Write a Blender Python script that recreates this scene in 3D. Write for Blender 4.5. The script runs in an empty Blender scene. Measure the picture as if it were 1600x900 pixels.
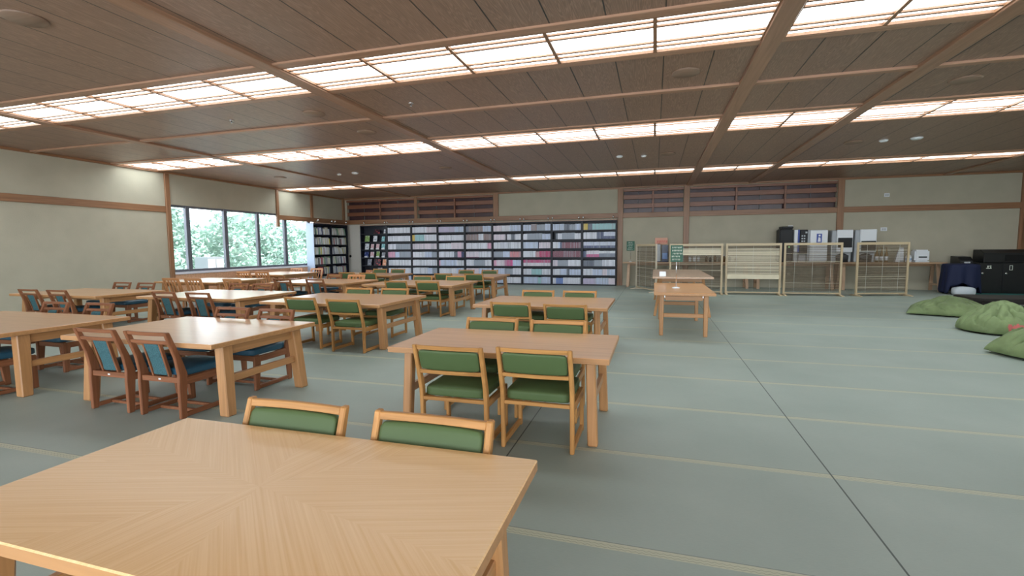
import bpy, bmesh, math, random
from mathutils import Vector, Matrix
random.seed(7)
PI = math.pi
SC = bpy.context.scene
COL = SC.collection

# ---------------------------------------------------------------- camera, sky, sun, exposure
CAM_YAW, CAM_PITCH, CAM_ROLL, CAM_F, CAM_H = -0.28849, -0.083762, -0.007629, 750.0, 1.35
def make_camera():
    cy, sy, cp, sp = math.cos(CAM_YAW), math.sin(CAM_YAW), math.cos(CAM_PITCH), math.sin(CAM_PITCH)
    f = Vector((sy*cp, cy*cp, sp)); rt = Vector((cy, -sy, 0)); up = rt.cross(f)
    cr, sr = math.cos(CAM_ROLL), math.sin(CAM_ROLL)
    r2 = rt*cr + up*sr; u2 = up*cr - rt*sr
    m = Matrix((r2, u2, -f)).transposed().to_4x4(); m.translation = Vector((0, 0, CAM_H))
    cd = bpy.data.cameras.new('camera'); cd.sensor_width = 36; cd.lens = CAM_F/1600*36; cd.clip_start = .02; cd.clip_end = 200
    o = bpy.data.objects.new('camera', cd); o.matrix_world = m; COL.objects.link(o); SC.camera = o
make_camera()
SC.view_settings.view_transform = 'Standard'; SC.view_settings.look = 'None'
SC.view_settings.gamma = 1; SC.view_settings.exposure = 0.70; SC.view_settings.use_curve_mapping = False
w = bpy.data.worlds.new('sky'); SC.world = w; w.use_nodes = True
bg = w.node_tree.nodes['Background']; bg.inputs[0].default_value = (.86, .94, 1, 1); bg.inputs[1].default_value = 3.4
sd = bpy.data.lights.new('sun', 'SUN'); sd.energy = 3; sd.angle = .02; sd.color = (1, .97, .9)
so = bpy.data.objects.new('sun', sd); COL.objects.link(so)
so.rotation_euler = Vector((-.62, .05, -.78)).to_track_quat('-Z', 'Y').to_euler()
LIGHT_PANEL = 3.6      # brightness of the luminous ceiling

# ---------------------------------------------------------------- colours of the room
TATAMI_A, TATAMI_B = (.275, .325, .285), (.355, .405, .36)
CEIL_A, CEIL_B = (.17, .10, .07), (.36, .225, .16)
BEAM_C = (.30, .15, .075)
WALL_C = (.46, .425, .33)
T1_A, T1_B = (.83, .50, .21), (.93, .62, .32)
TOP_C, LEG_C = (.72, .39, .19), (.48, .24, .095)
GCH_C, BCH_C, OCH_C = (.52, .26, .085), (.27, .105, .048), (.60, .27, .11)
LEAF_C, LEAF_C2 = (.27, .40, .33), (.55, .70, .66)

# room measures (metres)
LX, RX, BY, NY, HC = -12.3, 9.98, 17.2, -4.0, 3.40
TH = .62                       # table height
STRIPS = [(4.64, 5.46), (8.43, 9.44), (13.50, 14.32)]
MIDY = 6.83
BEAMX = [-9.3, -4.18, 1.08, 2.95, 8.1]

# ---------------------------------------------------------------- materials
def new_mat(name):
    m = bpy.data.materials.new(name); m.use_nodes = True
    return m, m.node_tree.nodes, m.node_tree.links, m.node_tree.nodes['Principled BSDF']
def plain(name, c, rough=.6, metal=0, coat=0, bump=0, bscale=200, var=0, vscale=8):
    m, n, l, b = new_mat(name)
    b.inputs['Base Color'].default_value = (*c, 1); b.inputs['Roughness'].default_value = rough
    b.inputs['Metallic'].default_value = metal; b.inputs['Coat Weight'].default_value = coat
    tc = n.new('ShaderNodeTexCoord')
    if bump:
        t = n.new('ShaderNodeTexNoise'); t.inputs['Scale'].default_value = bscale; t.inputs['Detail'].default_value = 3
        l.new(tc.outputs['Object'], t.inputs['Vector']); bp = n.new('ShaderNodeBump'); bp.inputs['Strength'].default_value = bump
        bp.inputs['Distance'].default_value = .01
        l.new(t.outputs['Fac'], bp.inputs['Height']); l.new(bp.outputs['Normal'], b.inputs['Normal'])
    if var:
        t = n.new('ShaderNodeTexNoise'); t.inputs['Scale'].default_value = vscale; t.inputs['Detail'].default_value = 5
        l.new(tc.outputs['Object'], t.inputs['Vector']); r = n.new('ShaderNodeValToRGB')
        r.color_ramp.elements[0].position = .3; r.color_ramp.elements[1].position = .7
        r.color_ramp.elements[0].color = (*[x*(1-var) for x in c], 1); r.color_ramp.elements[1].color = (*[min(1, x*(1+var)) for x in c], 1)
        l.new(t.outputs['Fac'], r.inputs['Fac']); l.new(r.outputs['Color'], b.inputs['Base Color'])
    return m
def wood(name, c, axis='z', rough=.4, coat=.2, var=.3, scale=1, bump=.05, spec=.5):
    """Wood with the grain running along the given axis."""
    m, n, l, b = new_mat(name)
    b.inputs['Roughness'].default_value = rough; b.inputs['Coat Weight'].default_value = coat; b.inputs['Coat Roughness'].default_value = .2
    b.inputs['Specular IOR Level'].default_value = spec
    tc = n.new('ShaderNodeTexCoord'); mp = n.new('ShaderNodeMapping')
    s = dict(x=(1.2, 30, 30), y=(30, 1.2, 30), z=(30, 30, 1.2))[axis]
    mp.inputs['Scale'].default_value = [k*scale for k in s]
    oi = n.new('ShaderNodeObjectInfo'); ad = n.new('ShaderNodeVectorMath'); ad.operation = 'ADD'
    l.new(tc.outputs['Object'], ad.inputs[0]); l.new(oi.outputs['Random'], ad.inputs[1]); l.new(ad.outputs[0], mp.inputs['Vector'])
    t = n.new('ShaderNodeTexNoise'); t.inputs['Scale'].default_value = 1; t.inputs['Detail'].default_value = 4; t.inputs['Distortion'].default_value = .6
    l.new(mp.outputs[0], t.inputs['Vector'])
    r = n.new('ShaderNodeValToRGB'); e = r.color_ramp.elements
    e[0].position = .28; e[1].position = .72
    e[0].color = (c[0]*(1-var), c[1]*(1-var*1.15), c[2]*(1-var*1.3), 1); e[1].color = (min(1, c[0]*(1+var*.6)), min(1, c[1]*(1+var*.6)), min(1, c[2]*(1+var*.6)), 1)
    l.new(t.outputs['Fac'], r.inputs['Fac']); l.new(r.outputs['Color'], b.inputs['Base Color'])
    bp = n.new('ShaderNodeBump'); bp.inputs['Strength'].default_value = bump; bp.inputs['Distance'].default_value = .005
    l.new(t.outputs['Fac'], bp.inputs['Height']); l.new(bp.outputs['Normal'], b.inputs['Normal'])
    return m
def emit(name, c, s):
    m, n, l, b = new_mat(name); b.inputs['Base Color'].default_value = (.8, .8, .8, 1)
    b.inputs['Emission Color'].default_value = (*c, 1); b.inputs['Emission Strength'].default_value = s
    return m
def M(n, op, a, b=None):
    """math node helper; a, b are sockets or numbers"""
    x = n.new('ShaderNodeMath'); x.operation = op
    for i, v in enumerate((a, b)):
        if v is None: continue
        if isinstance(v, (int, float)): x.inputs[i].default_value = v
        else: n.id_data.links.new(v, x.inputs[i])
    return x.outputs[0]
def mixc(n, l, fac, a, b):
    x = n.new('ShaderNodeMix'); x.data_type = 'RGBA'
    if isinstance(fac, (int, float)): x.inputs[0].default_value = fac
    else: l.new(fac, x.inputs[0])
    for i, v in ((6, a), (7, b)):
        if isinstance(v, tuple): x.inputs[i].default_value = (*v, 1)
        else: l.new(v, x.inputs[i])
    return x.outputs[2]

def mat_tatami():
    m, n, l, b = new_mat('tatami'); b.inputs['Roughness'].default_value = .48; b.inputs['Specular IOR Level'].default_value = .5
    tc = n.new('ShaderNodeTexCoord'); sp = n.new('ShaderNodeSeparateXYZ'); l.new(tc.outputs['Object'], sp.inputs[0])
    X, Y = sp.outputs[0], sp.outputs[1]
    t = n.new('ShaderNodeTexNoise'); t.inputs['Scale'].default_value = 1.1; t.inputs['Detail'].default_value = 6; l.new(tc.outputs['Object'], t.inputs['Vector'])
    mp = n.new('ShaderNodeMapping'); mp.inputs['Scale'].default_value = (30, 250, 1); l.new(tc.outputs['Object'], mp.inputs['Vector'])
    w2 = n.new('ShaderNodeTexNoise'); w2.inputs['Scale'].default_value = 1; w2.inputs['Detail'].default_value = 3; l.new(mp.outputs[0], w2.inputs['Vector'])
    r = n.new('ShaderNodeValToRGB'); e = r.color_ramp.elements; e[0].position = .3; e[1].position = .7
    e[0].color = (*TATAMI_A, 1); e[1].color = (*TATAMI_B, 1)
    mx = M(n, 'ADD', M(n, 'MULTIPLY', t.outputs['Fac'], .75), M(n, 'MULTIPLY', w2.outputs['Fac'], .25))
    l.new(mx, r.inputs['Fac'])
    # border bands run along X every 1.02 m
    ph = M(n, 'SUBTRACT', Y, 2.0985-.018)
    md = M(n, 'FLOORED_MODULO', ph, 1.0208)
    band = M(n, 'LESS_THAN', md, .050)
    k = M(n, 'FLOORED_MODULO', X, .03); zig = M(n, 'ABSOLUTE', M(n, 'SUBTRACT', M(n, 'DIVIDE', k, .03), .5))
    zz = M(n, 'ADD', M(n, 'MULTIPLY', zig, .016), .0)
    d1 = M(n, 'LESS_THAN', M(n, 'ABSOLUTE', M(n, 'SUBTRACT', M(n, 'SUBTRACT', md, .008), zz)), .0022)
    d2 = M(n, 'LESS_THAN', M(n, 'ABSOLUTE', M(n, 'SUBTRACT', M(n, 'SUBTRACT', md, .026), zz)), .0022)
    dd = M(n, 'MAXIMUM', d1, d2)
    bc = mixc(n, l, dd, (.47, .47, .34), (.30, .33, .25))
    c1 = mixc(n, l, band, r.outputs['Color'], bc)
    # butt joints between mats
    js = None
    for jx in (-.90, 1.02):
        q = M(n, 'LESS_THAN', M(n, 'ABSOLUTE', M(n, 'SUBTRACT', X, jx)), .0045)
        js = q if js is None else M(n, 'MAXIMUM', js, q)
    edge = M(n, 'LESS_THAN', M(n, 'ABSOLUTE', M(n, 'SUBTRACT', md, .053)), .003)
    js2 = M(n, 'MAXIMUM', M(n, 'MULTIPLY', js, 1), M(n, 'MULTIPLY', edge, .45))
    c2 = mixc(n, l, js2, c1, (.06, .075, .065))
    l.new(c2, b.inputs['Base Color'])
    bp = n.new('ShaderNodeBump'); bp.inputs['Strength'].default_value = .15; bp.inputs['Distance'].default_value = .003
    l.new(w2.outputs['Fac'], bp.inputs['Height']); l.new(bp.outputs['Normal'], b.inputs['Normal'])
    return m

def mat_ceiling():
    m, n, l, b = new_mat('ceiling_planks'); b.inputs['Roughness'].default_value = .36; b.inputs['Specular IOR Level'].default_value = .6
    tc = n.new('ShaderNodeTexCoord'); sp = n.new('ShaderNodeSeparateXYZ'); l.new(tc.outputs['Object'], sp.inputs[0])
    X, Y = sp.outputs[0], sp.outputs[1]
    u = M(n, 'DIVIDE', M(n, 'SUBTRACT', X, 1.08), .51)
    idx = M(n, 'FLOOR', u); fr = M(n, 'SUBTRACT', u, idx)
    groove = M(n, 'LESS_THAN', M(n, 'ABSOLUTE', M(n, 'SUBTRACT', fr, .5)), .487)
    # cathedral figure: contour rings stretched along the plank
    cx = M(n, 'MULTIPLY', M(n, 'SUBTRACT', fr, .5), .51)
    cb = n.new('ShaderNodeCombineXYZ')
    l.new(M(n, 'MULTIPLY', cx, 26), cb.inputs[0]); l.new(M(n, 'MULTIPLY', Y, 1.3), cb.inputs[1]); l.new(M(n, 'MULTIPLY', idx, 3.7), cb.inputs[2])
    t = n.new('ShaderNodeTexNoise'); t.inputs['Scale'].default_value = .7; t.inputs['Detail'].default_value = 2; t.inputs['Distortion'].default_value = .3
    l.new(cb.outputs[0], t.inputs['Vector'])
    para = M(n, 'MULTIPLY', M(n, 'MULTIPLY', cx, cx), 55)
    fig = M(n, 'ADD', M(n, 'ADD', M(n, 'MULTIPLY', t.outputs['Fac'], 3.2), para), M(n, 'MULTIPLY', Y, .55))
    s = M(n, 'SINE', M(n, 'MULTIPLY', fig, 26))
    s = M(n, 'POWER', M(n, 'ADD', M(n, 'MULTIPLY', s, .5), .5), 3)
    fine = n.new('ShaderNodeTexNoise'); mp = n.new('ShaderNodeMapping'); mp.inputs['Scale'].default_value = (160, 3, 1); l.new(tc.outputs['Object'], mp.inputs['Vector'])
    l.new(mp.outputs[0], fine.inputs['Vector']); fine.inputs['Scale'].default_value = 1
    f2 = M(n, 'ADD', M(n, 'MULTIPLY', s, .8), M(n, 'MULTIPLY', fine.outputs['Fac'], .6))
    base = mixc(n, l, f2, CEIL_A, CEIL_B)
    # each plank a slightly different tone
    wn = n.new('ShaderNodeTexWhiteNoise'); wn.noise_dimensions = '1D'; l.new(idx, wn.inputs['W'])
    base = mixc(n, l, M(n, 'MULTIPLY', wn.outputs['Value'], .25), base, CEIL_B)
    c = mixc(n, l, M(n, 'SUBTRACT', 1, groove), base, (.012, .009, .007))
    l.new(c, b.inputs['Base Color'])
    bp = n.new('ShaderNodeBump'); bp.inputs['Strength'].default_value = .4; bp.inputs['Distance'].default_value = .01
    l.new(groove, bp.inputs['Height']); l.new(bp.outputs['Normal'], b.inputs['Normal'])
    return m

def mat_starburst():
    """Veneer laid as a starburst: eight wedges, the grain of each runs outward."""
    m, n, l, b = new_mat('starburst_veneer'); b.inputs['Roughness'].default_value = .38; b.inputs['Coat Weight'].default_value = .5; b.inputs['Coat Roughness'].default_value = .25
    tc = n.new('ShaderNodeTexCoord'); sp = n.new('ShaderNodeSeparateXYZ'); l.new(tc.outputs['Object'], sp.inputs[0])
    X, Y = sp.outputs[0], sp.outputs[1]
    a = M(n, 'ARCTAN2', Y, X)
    k = M(n, 'ROUND', M(n, 'DIVIDE', M(n, 'SUBTRACT', a, .30), PI/3))
    s = M(n, 'ADD', M(n, 'MULTIPLY', k, PI/3), .30)
    cs, sn = M(n, 'COSINE', s), M(n, 'SINE', s)
    u = M(n, 'ADD', M(n, 'MULTIPLY', X, cs), M(n, 'MULTIPLY', Y, sn))
    v = M(n, 'SUBTRACT', M(n, 'MULTIPLY', Y, cs), M(n, 'MULTIPLY', X, sn))
    cb = n.new('ShaderNodeCombineXYZ'); l.new(M(n, 'MULTIPLY', u, 1.5), cb.inputs[0]); l.new(M(n, 'MULTIPLY', v, 130), cb.inputs[1]); l.new(M(n, 'MULTIPLY', k, 7.3), cb.inputs[2])
    t = n.new('ShaderNodeTexNoise'); t.inputs['Scale'].default_value = 1; t.inputs['Detail'].default_value = 5; t.inputs['Distortion'].default_value = .5; l.new(cb.outputs[0], t.inputs['Vector'])
    r = n.new('ShaderNodeValToRGB'); e = r.color_ramp.elements; e[0].position = .3; e[1].position = .72
    e[0].color = (*T1_A, 1); e[1].color = (*T1_B, 1)
    l.new(t.outputs['Fac'], r.inputs['Fac'])
    wn = n.new('ShaderNodeTexWhiteNoise'); wn.noise_dimensions = '1D'; l.new(k, wn.inputs['W'])
    c = mixc(n, l, M(n, 'MULTIPLY', wn.outputs['Value'], .25), r.outputs['Color'], T1_A)
    l.new(c, b.inputs['Base Color'])
    return m

def mat_weave(name, c1, c2, scale=140):
    m, n, l, b = new_mat(name); b.inputs['Roughness'].default_value = .8
    tc = n.new('ShaderNodeTexCoord'); ck = n.new('ShaderNodeTexVoronoi'); ck.inputs['Scale'].default_value = scale
    l.new(tc.outputs['Object'], ck.inputs['Vector'])
    r = n.new('ShaderNodeValToRGB'); r.color_ramp.elements[0].position = .2; r.color_ramp.elements[1].position = .6
    r.color_ramp.elements[0].color = (*c1, 1); r.color_ramp.elements[1].color = (*c2, 1)
    l.new(ck.outputs['Distance'], r.inputs['Fac']); l.new(r.outputs['Color'], b.inputs['Base Color'])
    bp = n.new('ShaderNodeBump'); bp.inputs['Strength'].default_value = .3; bp.inputs['Distance'].default_value = .002
    l.new(ck.outputs['Distance'], bp.inputs['Height']); l.new(bp.outputs['Normal'], b.inputs['Normal'])
    return m

def mat_book(name, c, c2=None, split=None, text=(.35, .38, .45)):
    """Book spine: main colour, an optional lower colour, flecks of title lettering."""
    m, n, l, b = new_mat(name); b.inputs['Roughness'].default_value = .35
    tc = n.new('ShaderNodeTexCoord'); sp = n.new('ShaderNodeSeparateXYZ'); l.new(tc.outputs['Generated'], sp.inputs[0])
    Z = sp.outputs[2]
    oi = n.new('ShaderNodeObjectInfo')
    ad = n.new('ShaderNodeVectorMath'); ad.operation = 'ADD'; l.new(tc.outputs['Object'], ad.inputs[0]); l.new(oi.outputs['Location'], ad.inputs[1])
    t = n.new('ShaderNodeTexNoise'); t.inputs['Scale'].default_value = 95; t.inputs['Detail'].default_value = 1; l.new(ad.outputs[0], t.inputs['Vector'])
    zz = n.new('ShaderNodeSeparateXYZ'); l.new(tc.outputs['Object'], zz.inputs[0])
    col = c
    if c2:
        col = mixc(n, l, M(n, 'LESS_THAN', Z, split), c, c2)
    geo = n.new('ShaderNodeNewGeometry')
    rnd = M(n, 'FRACT', M(n, 'ADD', geo.outputs['Random Per Island'], oi.outputs['Random']))
    wn = n.new('ShaderNodeTexWhiteNoise'); wn.noise_dimensions = '1D'; l.new(rnd, wn.inputs['W'])
    shade = M(n, 'POWER', wn.outputs['Value'], 2.5)
    col = mixc(n, l, M(n, 'MULTIPLY', shade, .55), col, text)
    f = M(n, 'MULTIPLY', M(n, 'GREATER_THAN', t.outputs['Fac'], .60), .45)
    o = mixc(n, l, f, col, text)
    l.new(o, b.inputs['Base Color'])
    return m

# ---------------------------------------------------------------- mesh helpers
class MB:
    def __init__(s): s.bm = bmesh.new(); s.mi = 0
    def _v(s, pts): return [s.bm.verts.new(p) for p in pts]
    def _f(s, vs, idx):
        for q in idx:
            try:
                f = s.bm.faces.new([vs[i] for i in q]); f.material_index = s.mi
            except ValueError: pass
    def hexa(s, p):
        """8 points: bottom 4 (ccw), top 4"""
        v = s._v(p); s._f(v, [(3, 2, 1, 0), (4, 5, 6, 7), (0, 1, 5, 4), (1, 2, 6, 5), (2, 3, 7, 6), (3, 0, 4, 7)]); return s
    def box(s, x0, x1, y0, y1, z0, z1, m=None):
        if m is not None: s.mi = m
        return s.hexa([(x0, y0, z0), (x1, y0, z0), (x1, y1, z0), (x0, y1, z0), (x0, y0, z1), (x1, y0, z1), (x1, y1, z1), (x0, y1, z1)])
    def bar(s, a, b, w, t, up=(0, 0, 1)):
        a, b = Vector(a), Vector(b); d = (b-a).normalized(); u = Vector(up)
        sx = d.cross(u).normalized(); sy = sx.cross(d).normalized()
        p = []
        for c in (a, b):
            for i, j in ((-1, -1), (1, -1), (1, 1), (-1, 1)): p.append(c+sx*(i*w/2)+sy*(j*t/2))
        return s.hexa(p)
    def prism_x(s, poly, x0, x1):
        """polygon in (y, z) extruded along x"""
        n = len(poly); v = s._v([(x0, y, z) for y, z in poly]+[(x1, y, z) for y, z in poly])
        s._f(v, [tuple(range(n-1, -1, -1)), tuple(range(n, 2*n))]+[(i, (i+1) % n, n+(i+1) % n, n+i) for i in range(n)]); return s
    def prism_z(s, poly, z0, z1):
        n = len(poly); v = s._v([(x, y, z0) for x, y in poly]+[(x, y, z1) for x, y in poly])
        s._f(v, [tuple(range(n-1, -1, -1)), tuple(range(n, 2*n))]+[(i, (i+1) % n, n+(i+1) % n, n+i) for i in range(n)]); return s
    def prism_y(s, poly, y0, y1):
        n = len(poly); v = s._v([(x, y0, z) for x, z in poly]+[(x, y1, z) for x, z in poly])
        s._f(v, [tuple(range(n-1, -1, -1)), tuple(range(n, 2*n))]+[(i, (i+1) % n, n+(i+1) % n, n+i) for i in range(n)]); return s
    def tube(s, pts, r, k=8):
        pts = [Vector(p) for p in pts]; rings = []
        for i, p in enumerate(pts):
            d = (pts[min(i+1, len(pts)-1)]-pts[max(i-1, 0)]).normalized()
            u = Vector((0, 0, 1)) if abs(d.z) < .9 else Vector((1, 0, 0))
            a = d.cross(u).normalized(); b = a.cross(d)
            rings.append(s._v([p+(a*math.cos(2*PI*j/k)+b*math.sin(2*PI*j/k))*r for j in range(k)]))
        for i in range(len(rings)-1):
            for j in range(k):
                f = s.bm.faces.new([rings[i][j], rings[i][(j+1) % k], rings[i+1][(j+1) % k], rings[i+1][j]]); f.material_index = s.mi; f.smooth = True
        for q in (rings[0], rings[-1]):
            f = s.bm.faces.new(q); f.material_index = s.mi
        return s
    def lathe(s, prof, c=(0, 0, 0), k=16):
        """prof: list of (r, z)"""
        rings = [s._v([(c[0]+r*math.cos(2*PI*j/k), c[1]+r*math.sin(2*PI*j/k), c[2]+z) for j in range(k)]) for r, z in prof]
        for i in range(len(rings)-1):
            for j in range(k):
                f = s.bm.faces.new([rings[i][j], rings[i][(j+1) % k], rings[i+1][(j+1) % k], rings[i+1][j]]); f.material_index = s.mi; f.smooth = True
        for q in (rings[0], rings[-1]):
            f = s.bm.faces.new(q); f.material_index = s.mi
        return s
    def grid(s, fn, nu, nv, smooth=True, closed=False):
        vs = [[s.bm.verts.new(fn(i/nu, j/nv)) for j in range(nv+1)] for i in range(nu+1)]
        for i in range(nu):
            for j in range(nv):
                f = s.bm.faces.new([vs[i][j], vs[i+1][j], vs[i+1][j+1], vs[i][j+1]]); f.smooth = smooth; f.material_index = s.mi
        return s
    def cushion(s, x0, x1, y0, y1, z0, z1, dome=.02, e=5, axis='z', bend=0):
        """padded block; the face along axis is domed"""
        cx, cy, cz = (x0+x1)/2, (y0+y1)/2, (z0+z1)/2; hx, hy, hz = (x1-x0)/2, (y1-y0)/2, (z1-z0)/2
        tmp = bmesh.new(); bmesh.ops.create_cube(tmp, size=2); bmesh.ops.subdivide_edges(tmp, edges=tmp.edges[:], cuts=7, use_grid_fill=True)
        mp = {}
        for v in tmp.verts:
            p = v.co.copy(); nrm = (abs(p.x)**e+abs(p.y)**e+abs(p.z)**e)**(1/e)
            q = p/nrm*1.0 if nrm else p
            q = p*.15 + q*.85
            X, Y, Z = q.x*hx, q.y*hy, q.z*hz
            if axis == 'z' and q.z > 0: Z += dome*(1-q.x**2)*(1-q.y**2)
            if axis == 'y': Y += math.copysign(dome*(1-q.x**2)*(1-q.z**2), q.y) if abs(q.y) > .3 else 0
            Y += bend*(1-q.x**2)
            mp[v] = s.bm.verts.new((cx+X, cy+Y, cz+Z))
        for f in tmp.faces:
            g = s.bm.faces.new([mp[v] for v in f.verts]); g.smooth = True; g.material_index = s.mi
        tmp.free(); return s
    def mesh(s, name, mats, bevel=0, seg=1):
        bmesh.ops.recalc_face_normals(s.bm, faces=s.bm.faces[:])
        if bevel:
            ed = [e for e in s.bm.edges if len(e.link_faces) == 2 and e.calc_face_angle(0) > .6]
            bmesh.ops.bevel(s.bm, geom=ed, offset=bevel, segments=seg, affect='EDGES', clamp_overlap=True)
        me = bpy.data.meshes.new(name); s.bm.to_mesh(me); s.bm.free()
        for m in (mats if isinstance(mats, (list, tuple)) else [mats]): me.materials.append(m)
        return me
    def build(s, name, mats, parent=None, bevel=0, loc=None, seg=1):
        o = bpy.data.objects.new(name, s.mesh(name, mats, bevel, seg)); COL.objects.link(o)
        if parent: o.parent = parent
        if loc: o.location = loc
        return o
def tag(o, label, cat, group=None):
    o['label'] = label; o['category'] = cat
    if group: o['group'] = group
    return o
def struct(o, label=None, cat=None):
    o['kind'] = 'structure'
    if label: o['label'] = label
    if cat: o['category'] = cat
    return o
def thing(name, loc, label, cat, group=None, rz=0):
    o = bpy.data.objects.new(name, None); o.empty_display_size = .1; COL.objects.link(o); o.location = loc; o.rotation_euler = (0, 0, rz)
    return tag(o, label, cat, group)
def copy_tree(o, parent=None):
    c = o.copy(); COL.objects.link(c)
    if parent: c.parent = parent
    for ch in list(KIDS.get(o.name, [])) or list(o.children): copy_tree(ch, c)
    return c
KIDS = {}


def ring(x0, x1, y0, y1, w2, z0, z1):
    """flat rectangular frame as one closed piece"""
    m = MB(); o = [(x0, y0), (x1, y0), (x1, y1), (x0, y1)]; i = [(x0+w2, y0+w2), (x1-w2, y0+w2), (x1-w2, y1-w2), (x0+w2, y1-w2)]
    v = [m.bm.verts.new((x, y, z)) for z in (z0, z1) for q in (o, i) for x, y in q]
    for k in range(4):
        j = (k+1) % 4
        for a in ((k, j, 4+j, 4+k), (8+k, 8+j, 12+j, 12+k), (k, j, 8+j, 8+k), (4+k, 4+j, 12+j, 12+k)): m.bm.faces.new([v[q] for q in a])
    return m
# ---------------------------------------------------------------- shared materials
W_BEAM_X = wood('beam_wood_x', BEAM_C, 'x', rough=.45, var=.25)
W_BEAM_Y = wood('beam_wood_y', BEAM_C, 'y', rough=.45, var=.25)
W_BEAM_Z = wood('beam_wood_z', BEAM_C, 'z', rough=.45, var=.25)
CE_X = wood('ceiling_timber_x', (.42, .24, .155), 'x', rough=.4, var=.2)
CE_Y = wood('ceiling_timber_y', (.36, .20, .125), 'y', rough=.4, var=.2)
W_RED_X = wood('ranma_wood', (.25, .10, .055), 'x', rough=.4, var=.35)
PLASTER = plain('plaster', WALL_C, rough=.9, bump=.25, bscale=60, var=.05, vscale=2)
DARK_GAP = plain('dark_recess', (.02, .013, .014), .3)
FRAME_M = plain('window_frame_metal', (.16, .17, .20), .35, metal=.3)
SILL_M = plain('sill_paint', (.80, .80, .88), .3)
W_SUN = wood('panelling', (.78, .45, .28), 'x', rough=.4, var=.2)
WHITE = plain('white_plastic', (.78, .80, .84), .35)
GREYW = plain('light_grey_plastic', (.5, .52, .55), .4)
BLACK = plain('black_plastic', (.008, .008, .01), .55)
BLUE = plain('blue_plastic', (.03, .07, .35), .3)
CHROME = plain('metal', (.7, .7, .72), .2, metal=1)

# ---------------------------------------------------------------- floor and ceiling
struct(MB().box(LX-.2, RX+.2, NY, BY+.2, -.2, 0).build('floor', mat_tatami()))
cm = mat_ceiling()
c = MB(); prev = NY
for a, b in STRIPS: c.box(LX, RX, prev, a-.05, HC, HC+.12); prev = b+.05
c.box(LX, RX, prev, BY, HC, HC+.12)
c.box(LX-.2, RX+.2, NY, BY+.2, HC+.12, HC+.3)
struct(c.build('ceiling', cm))
k = 0
def trim(mb, mat, bevel=.006):
    global k; k += 1
    return struct(mb.build('trim_%d' % k, mat, bevel=bevel))
for a, b in STRIPS:                                       # long timbers along each light strip
    for y0, y1 in ((a-.13, a), (b, b+.11)): trim(MB().box(LX, RX, y0, y1, HC-.022, HC+.06), CE_X)
trim(MB().box(LX, RX, MIDY-.05, MIDY+.05, HC-.03, HC+.02), CE_X)
for bx in BEAMX: trim(MB().box(bx-.095, bx+.095, NY, BY, HC-.04, HC+.06), CE_Y)
trim(MB().box(LX, LX+.06, NY, BY, HC-.05, HC+.02), W_BEAM_Y)
trim(MB().box(LX, RX, BY-.06, BY, HC-.06, HC+.02), W_BEAM_X)

# ---------------------------------------------------------------- luminous ceiling panels, one metre each
PAPER = emit('luminous_paper', (.86, .96, 1.0), LIGHT_PANEL)
ORD = ['first', 'second', 'third', 'fourth', 'fifth', 'sixth', 'seventh', 'eighth', 'ninth', 'tenth', 'eleventh', 'twelfth', 'thirteenth',
       'fourteenth', 'fifteenth', 'sixteenth', 'seventeenth', 'eighteenth', 'nineteenth', 'twentieth']+['twenty-'+q for q in ('first', 'second', 'third', 'fourth', 'fifth', 'sixth', 'seventh', 'eighth', 'ninth')]+['thirtieth']
SN = ['nearest', 'middle', 'farthest']
for si, (a, b) in enumerate(STRIPS):
    edges = [LX+.06]+BEAMX+[RX]; cells = []
    for i in range(len(edges)-1):
        x0 = edges[i]+(.095 if i else 0); x1 = edges[i+1]-(.095 if i < len(edges)-2 else 0)
        n = max(1, round((x1-x0)/1.0)); cells += [(x0+(x1-x0)*j/n, x0+(x1-x0)*(j+1)/n) for j in range(n)]
    for ci, (x0, x1) in enumerate(cells):
        t = thing('ceiling_light', ((x0+x1)/2, (a+b)/2, HC-.02), '%s luminous paper panel from the window wall in the %s ceiling light strip' % (ORD[ci], SN[si]), 'ceiling light', 'luminous panels of the %s ceiling strip' % SN[si])
        hx, hy = (x1-x0)/2, (b-a)/2
        MB().box(-hx, hx, -hy, hy, .030, .045).build('diffuser', PAPER, t)
        ring(-hx, hx, -hy, hy, .018, 0, .030).build('frame', W_BEAM_Y, t)
        for v in (.15, .28, .72, .85): MB().box(-hx+.018, hx-.018, -hy+2*hy*v-.015, -hy+2*hy*v+.015, .012, .029).build('lattice_bar', W_BEAM_X, t)

# round covers, detectors and sprinklers in the ceiling
W_DISC = wood('disc_wood', (.26, .17, .12), 'x', rough=.5, var=.15)
for x, y, d in [(-5.36, 3.02, 'in the near left corner of the picture'), (-4.98, 6.31, 'between the nearest strip and the cross beam at left'), (-4.89, 7.57, 'beyond the cross beam, left of centre'), (.32, 6.21, 'right of centre behind the nearest strip'),
             (3.68, 7.54, 'at far right before the middle strip'), (3.77, 11.33, 'at right beyond the middle strip, beside two white discs'), (.25, 11.38, 'beyond the middle strip, right of two white discs'), (-5.16, 11.49, 'beyond the middle strip, left of centre'), (-10.26, 11.45, 'beyond the middle strip near the window wall')]:
    o = MB().lathe([(.0, 0), (.15, 0), (.165, .012), (.165, .02), (0.01, .02)], k=24).build('ceiling_speaker', W_DISC, loc=(x, y, HC-.02))
    tag(o, 'round wooden ceiling cover '+d, 'speaker cover', 'round wooden ceiling covers')
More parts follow.
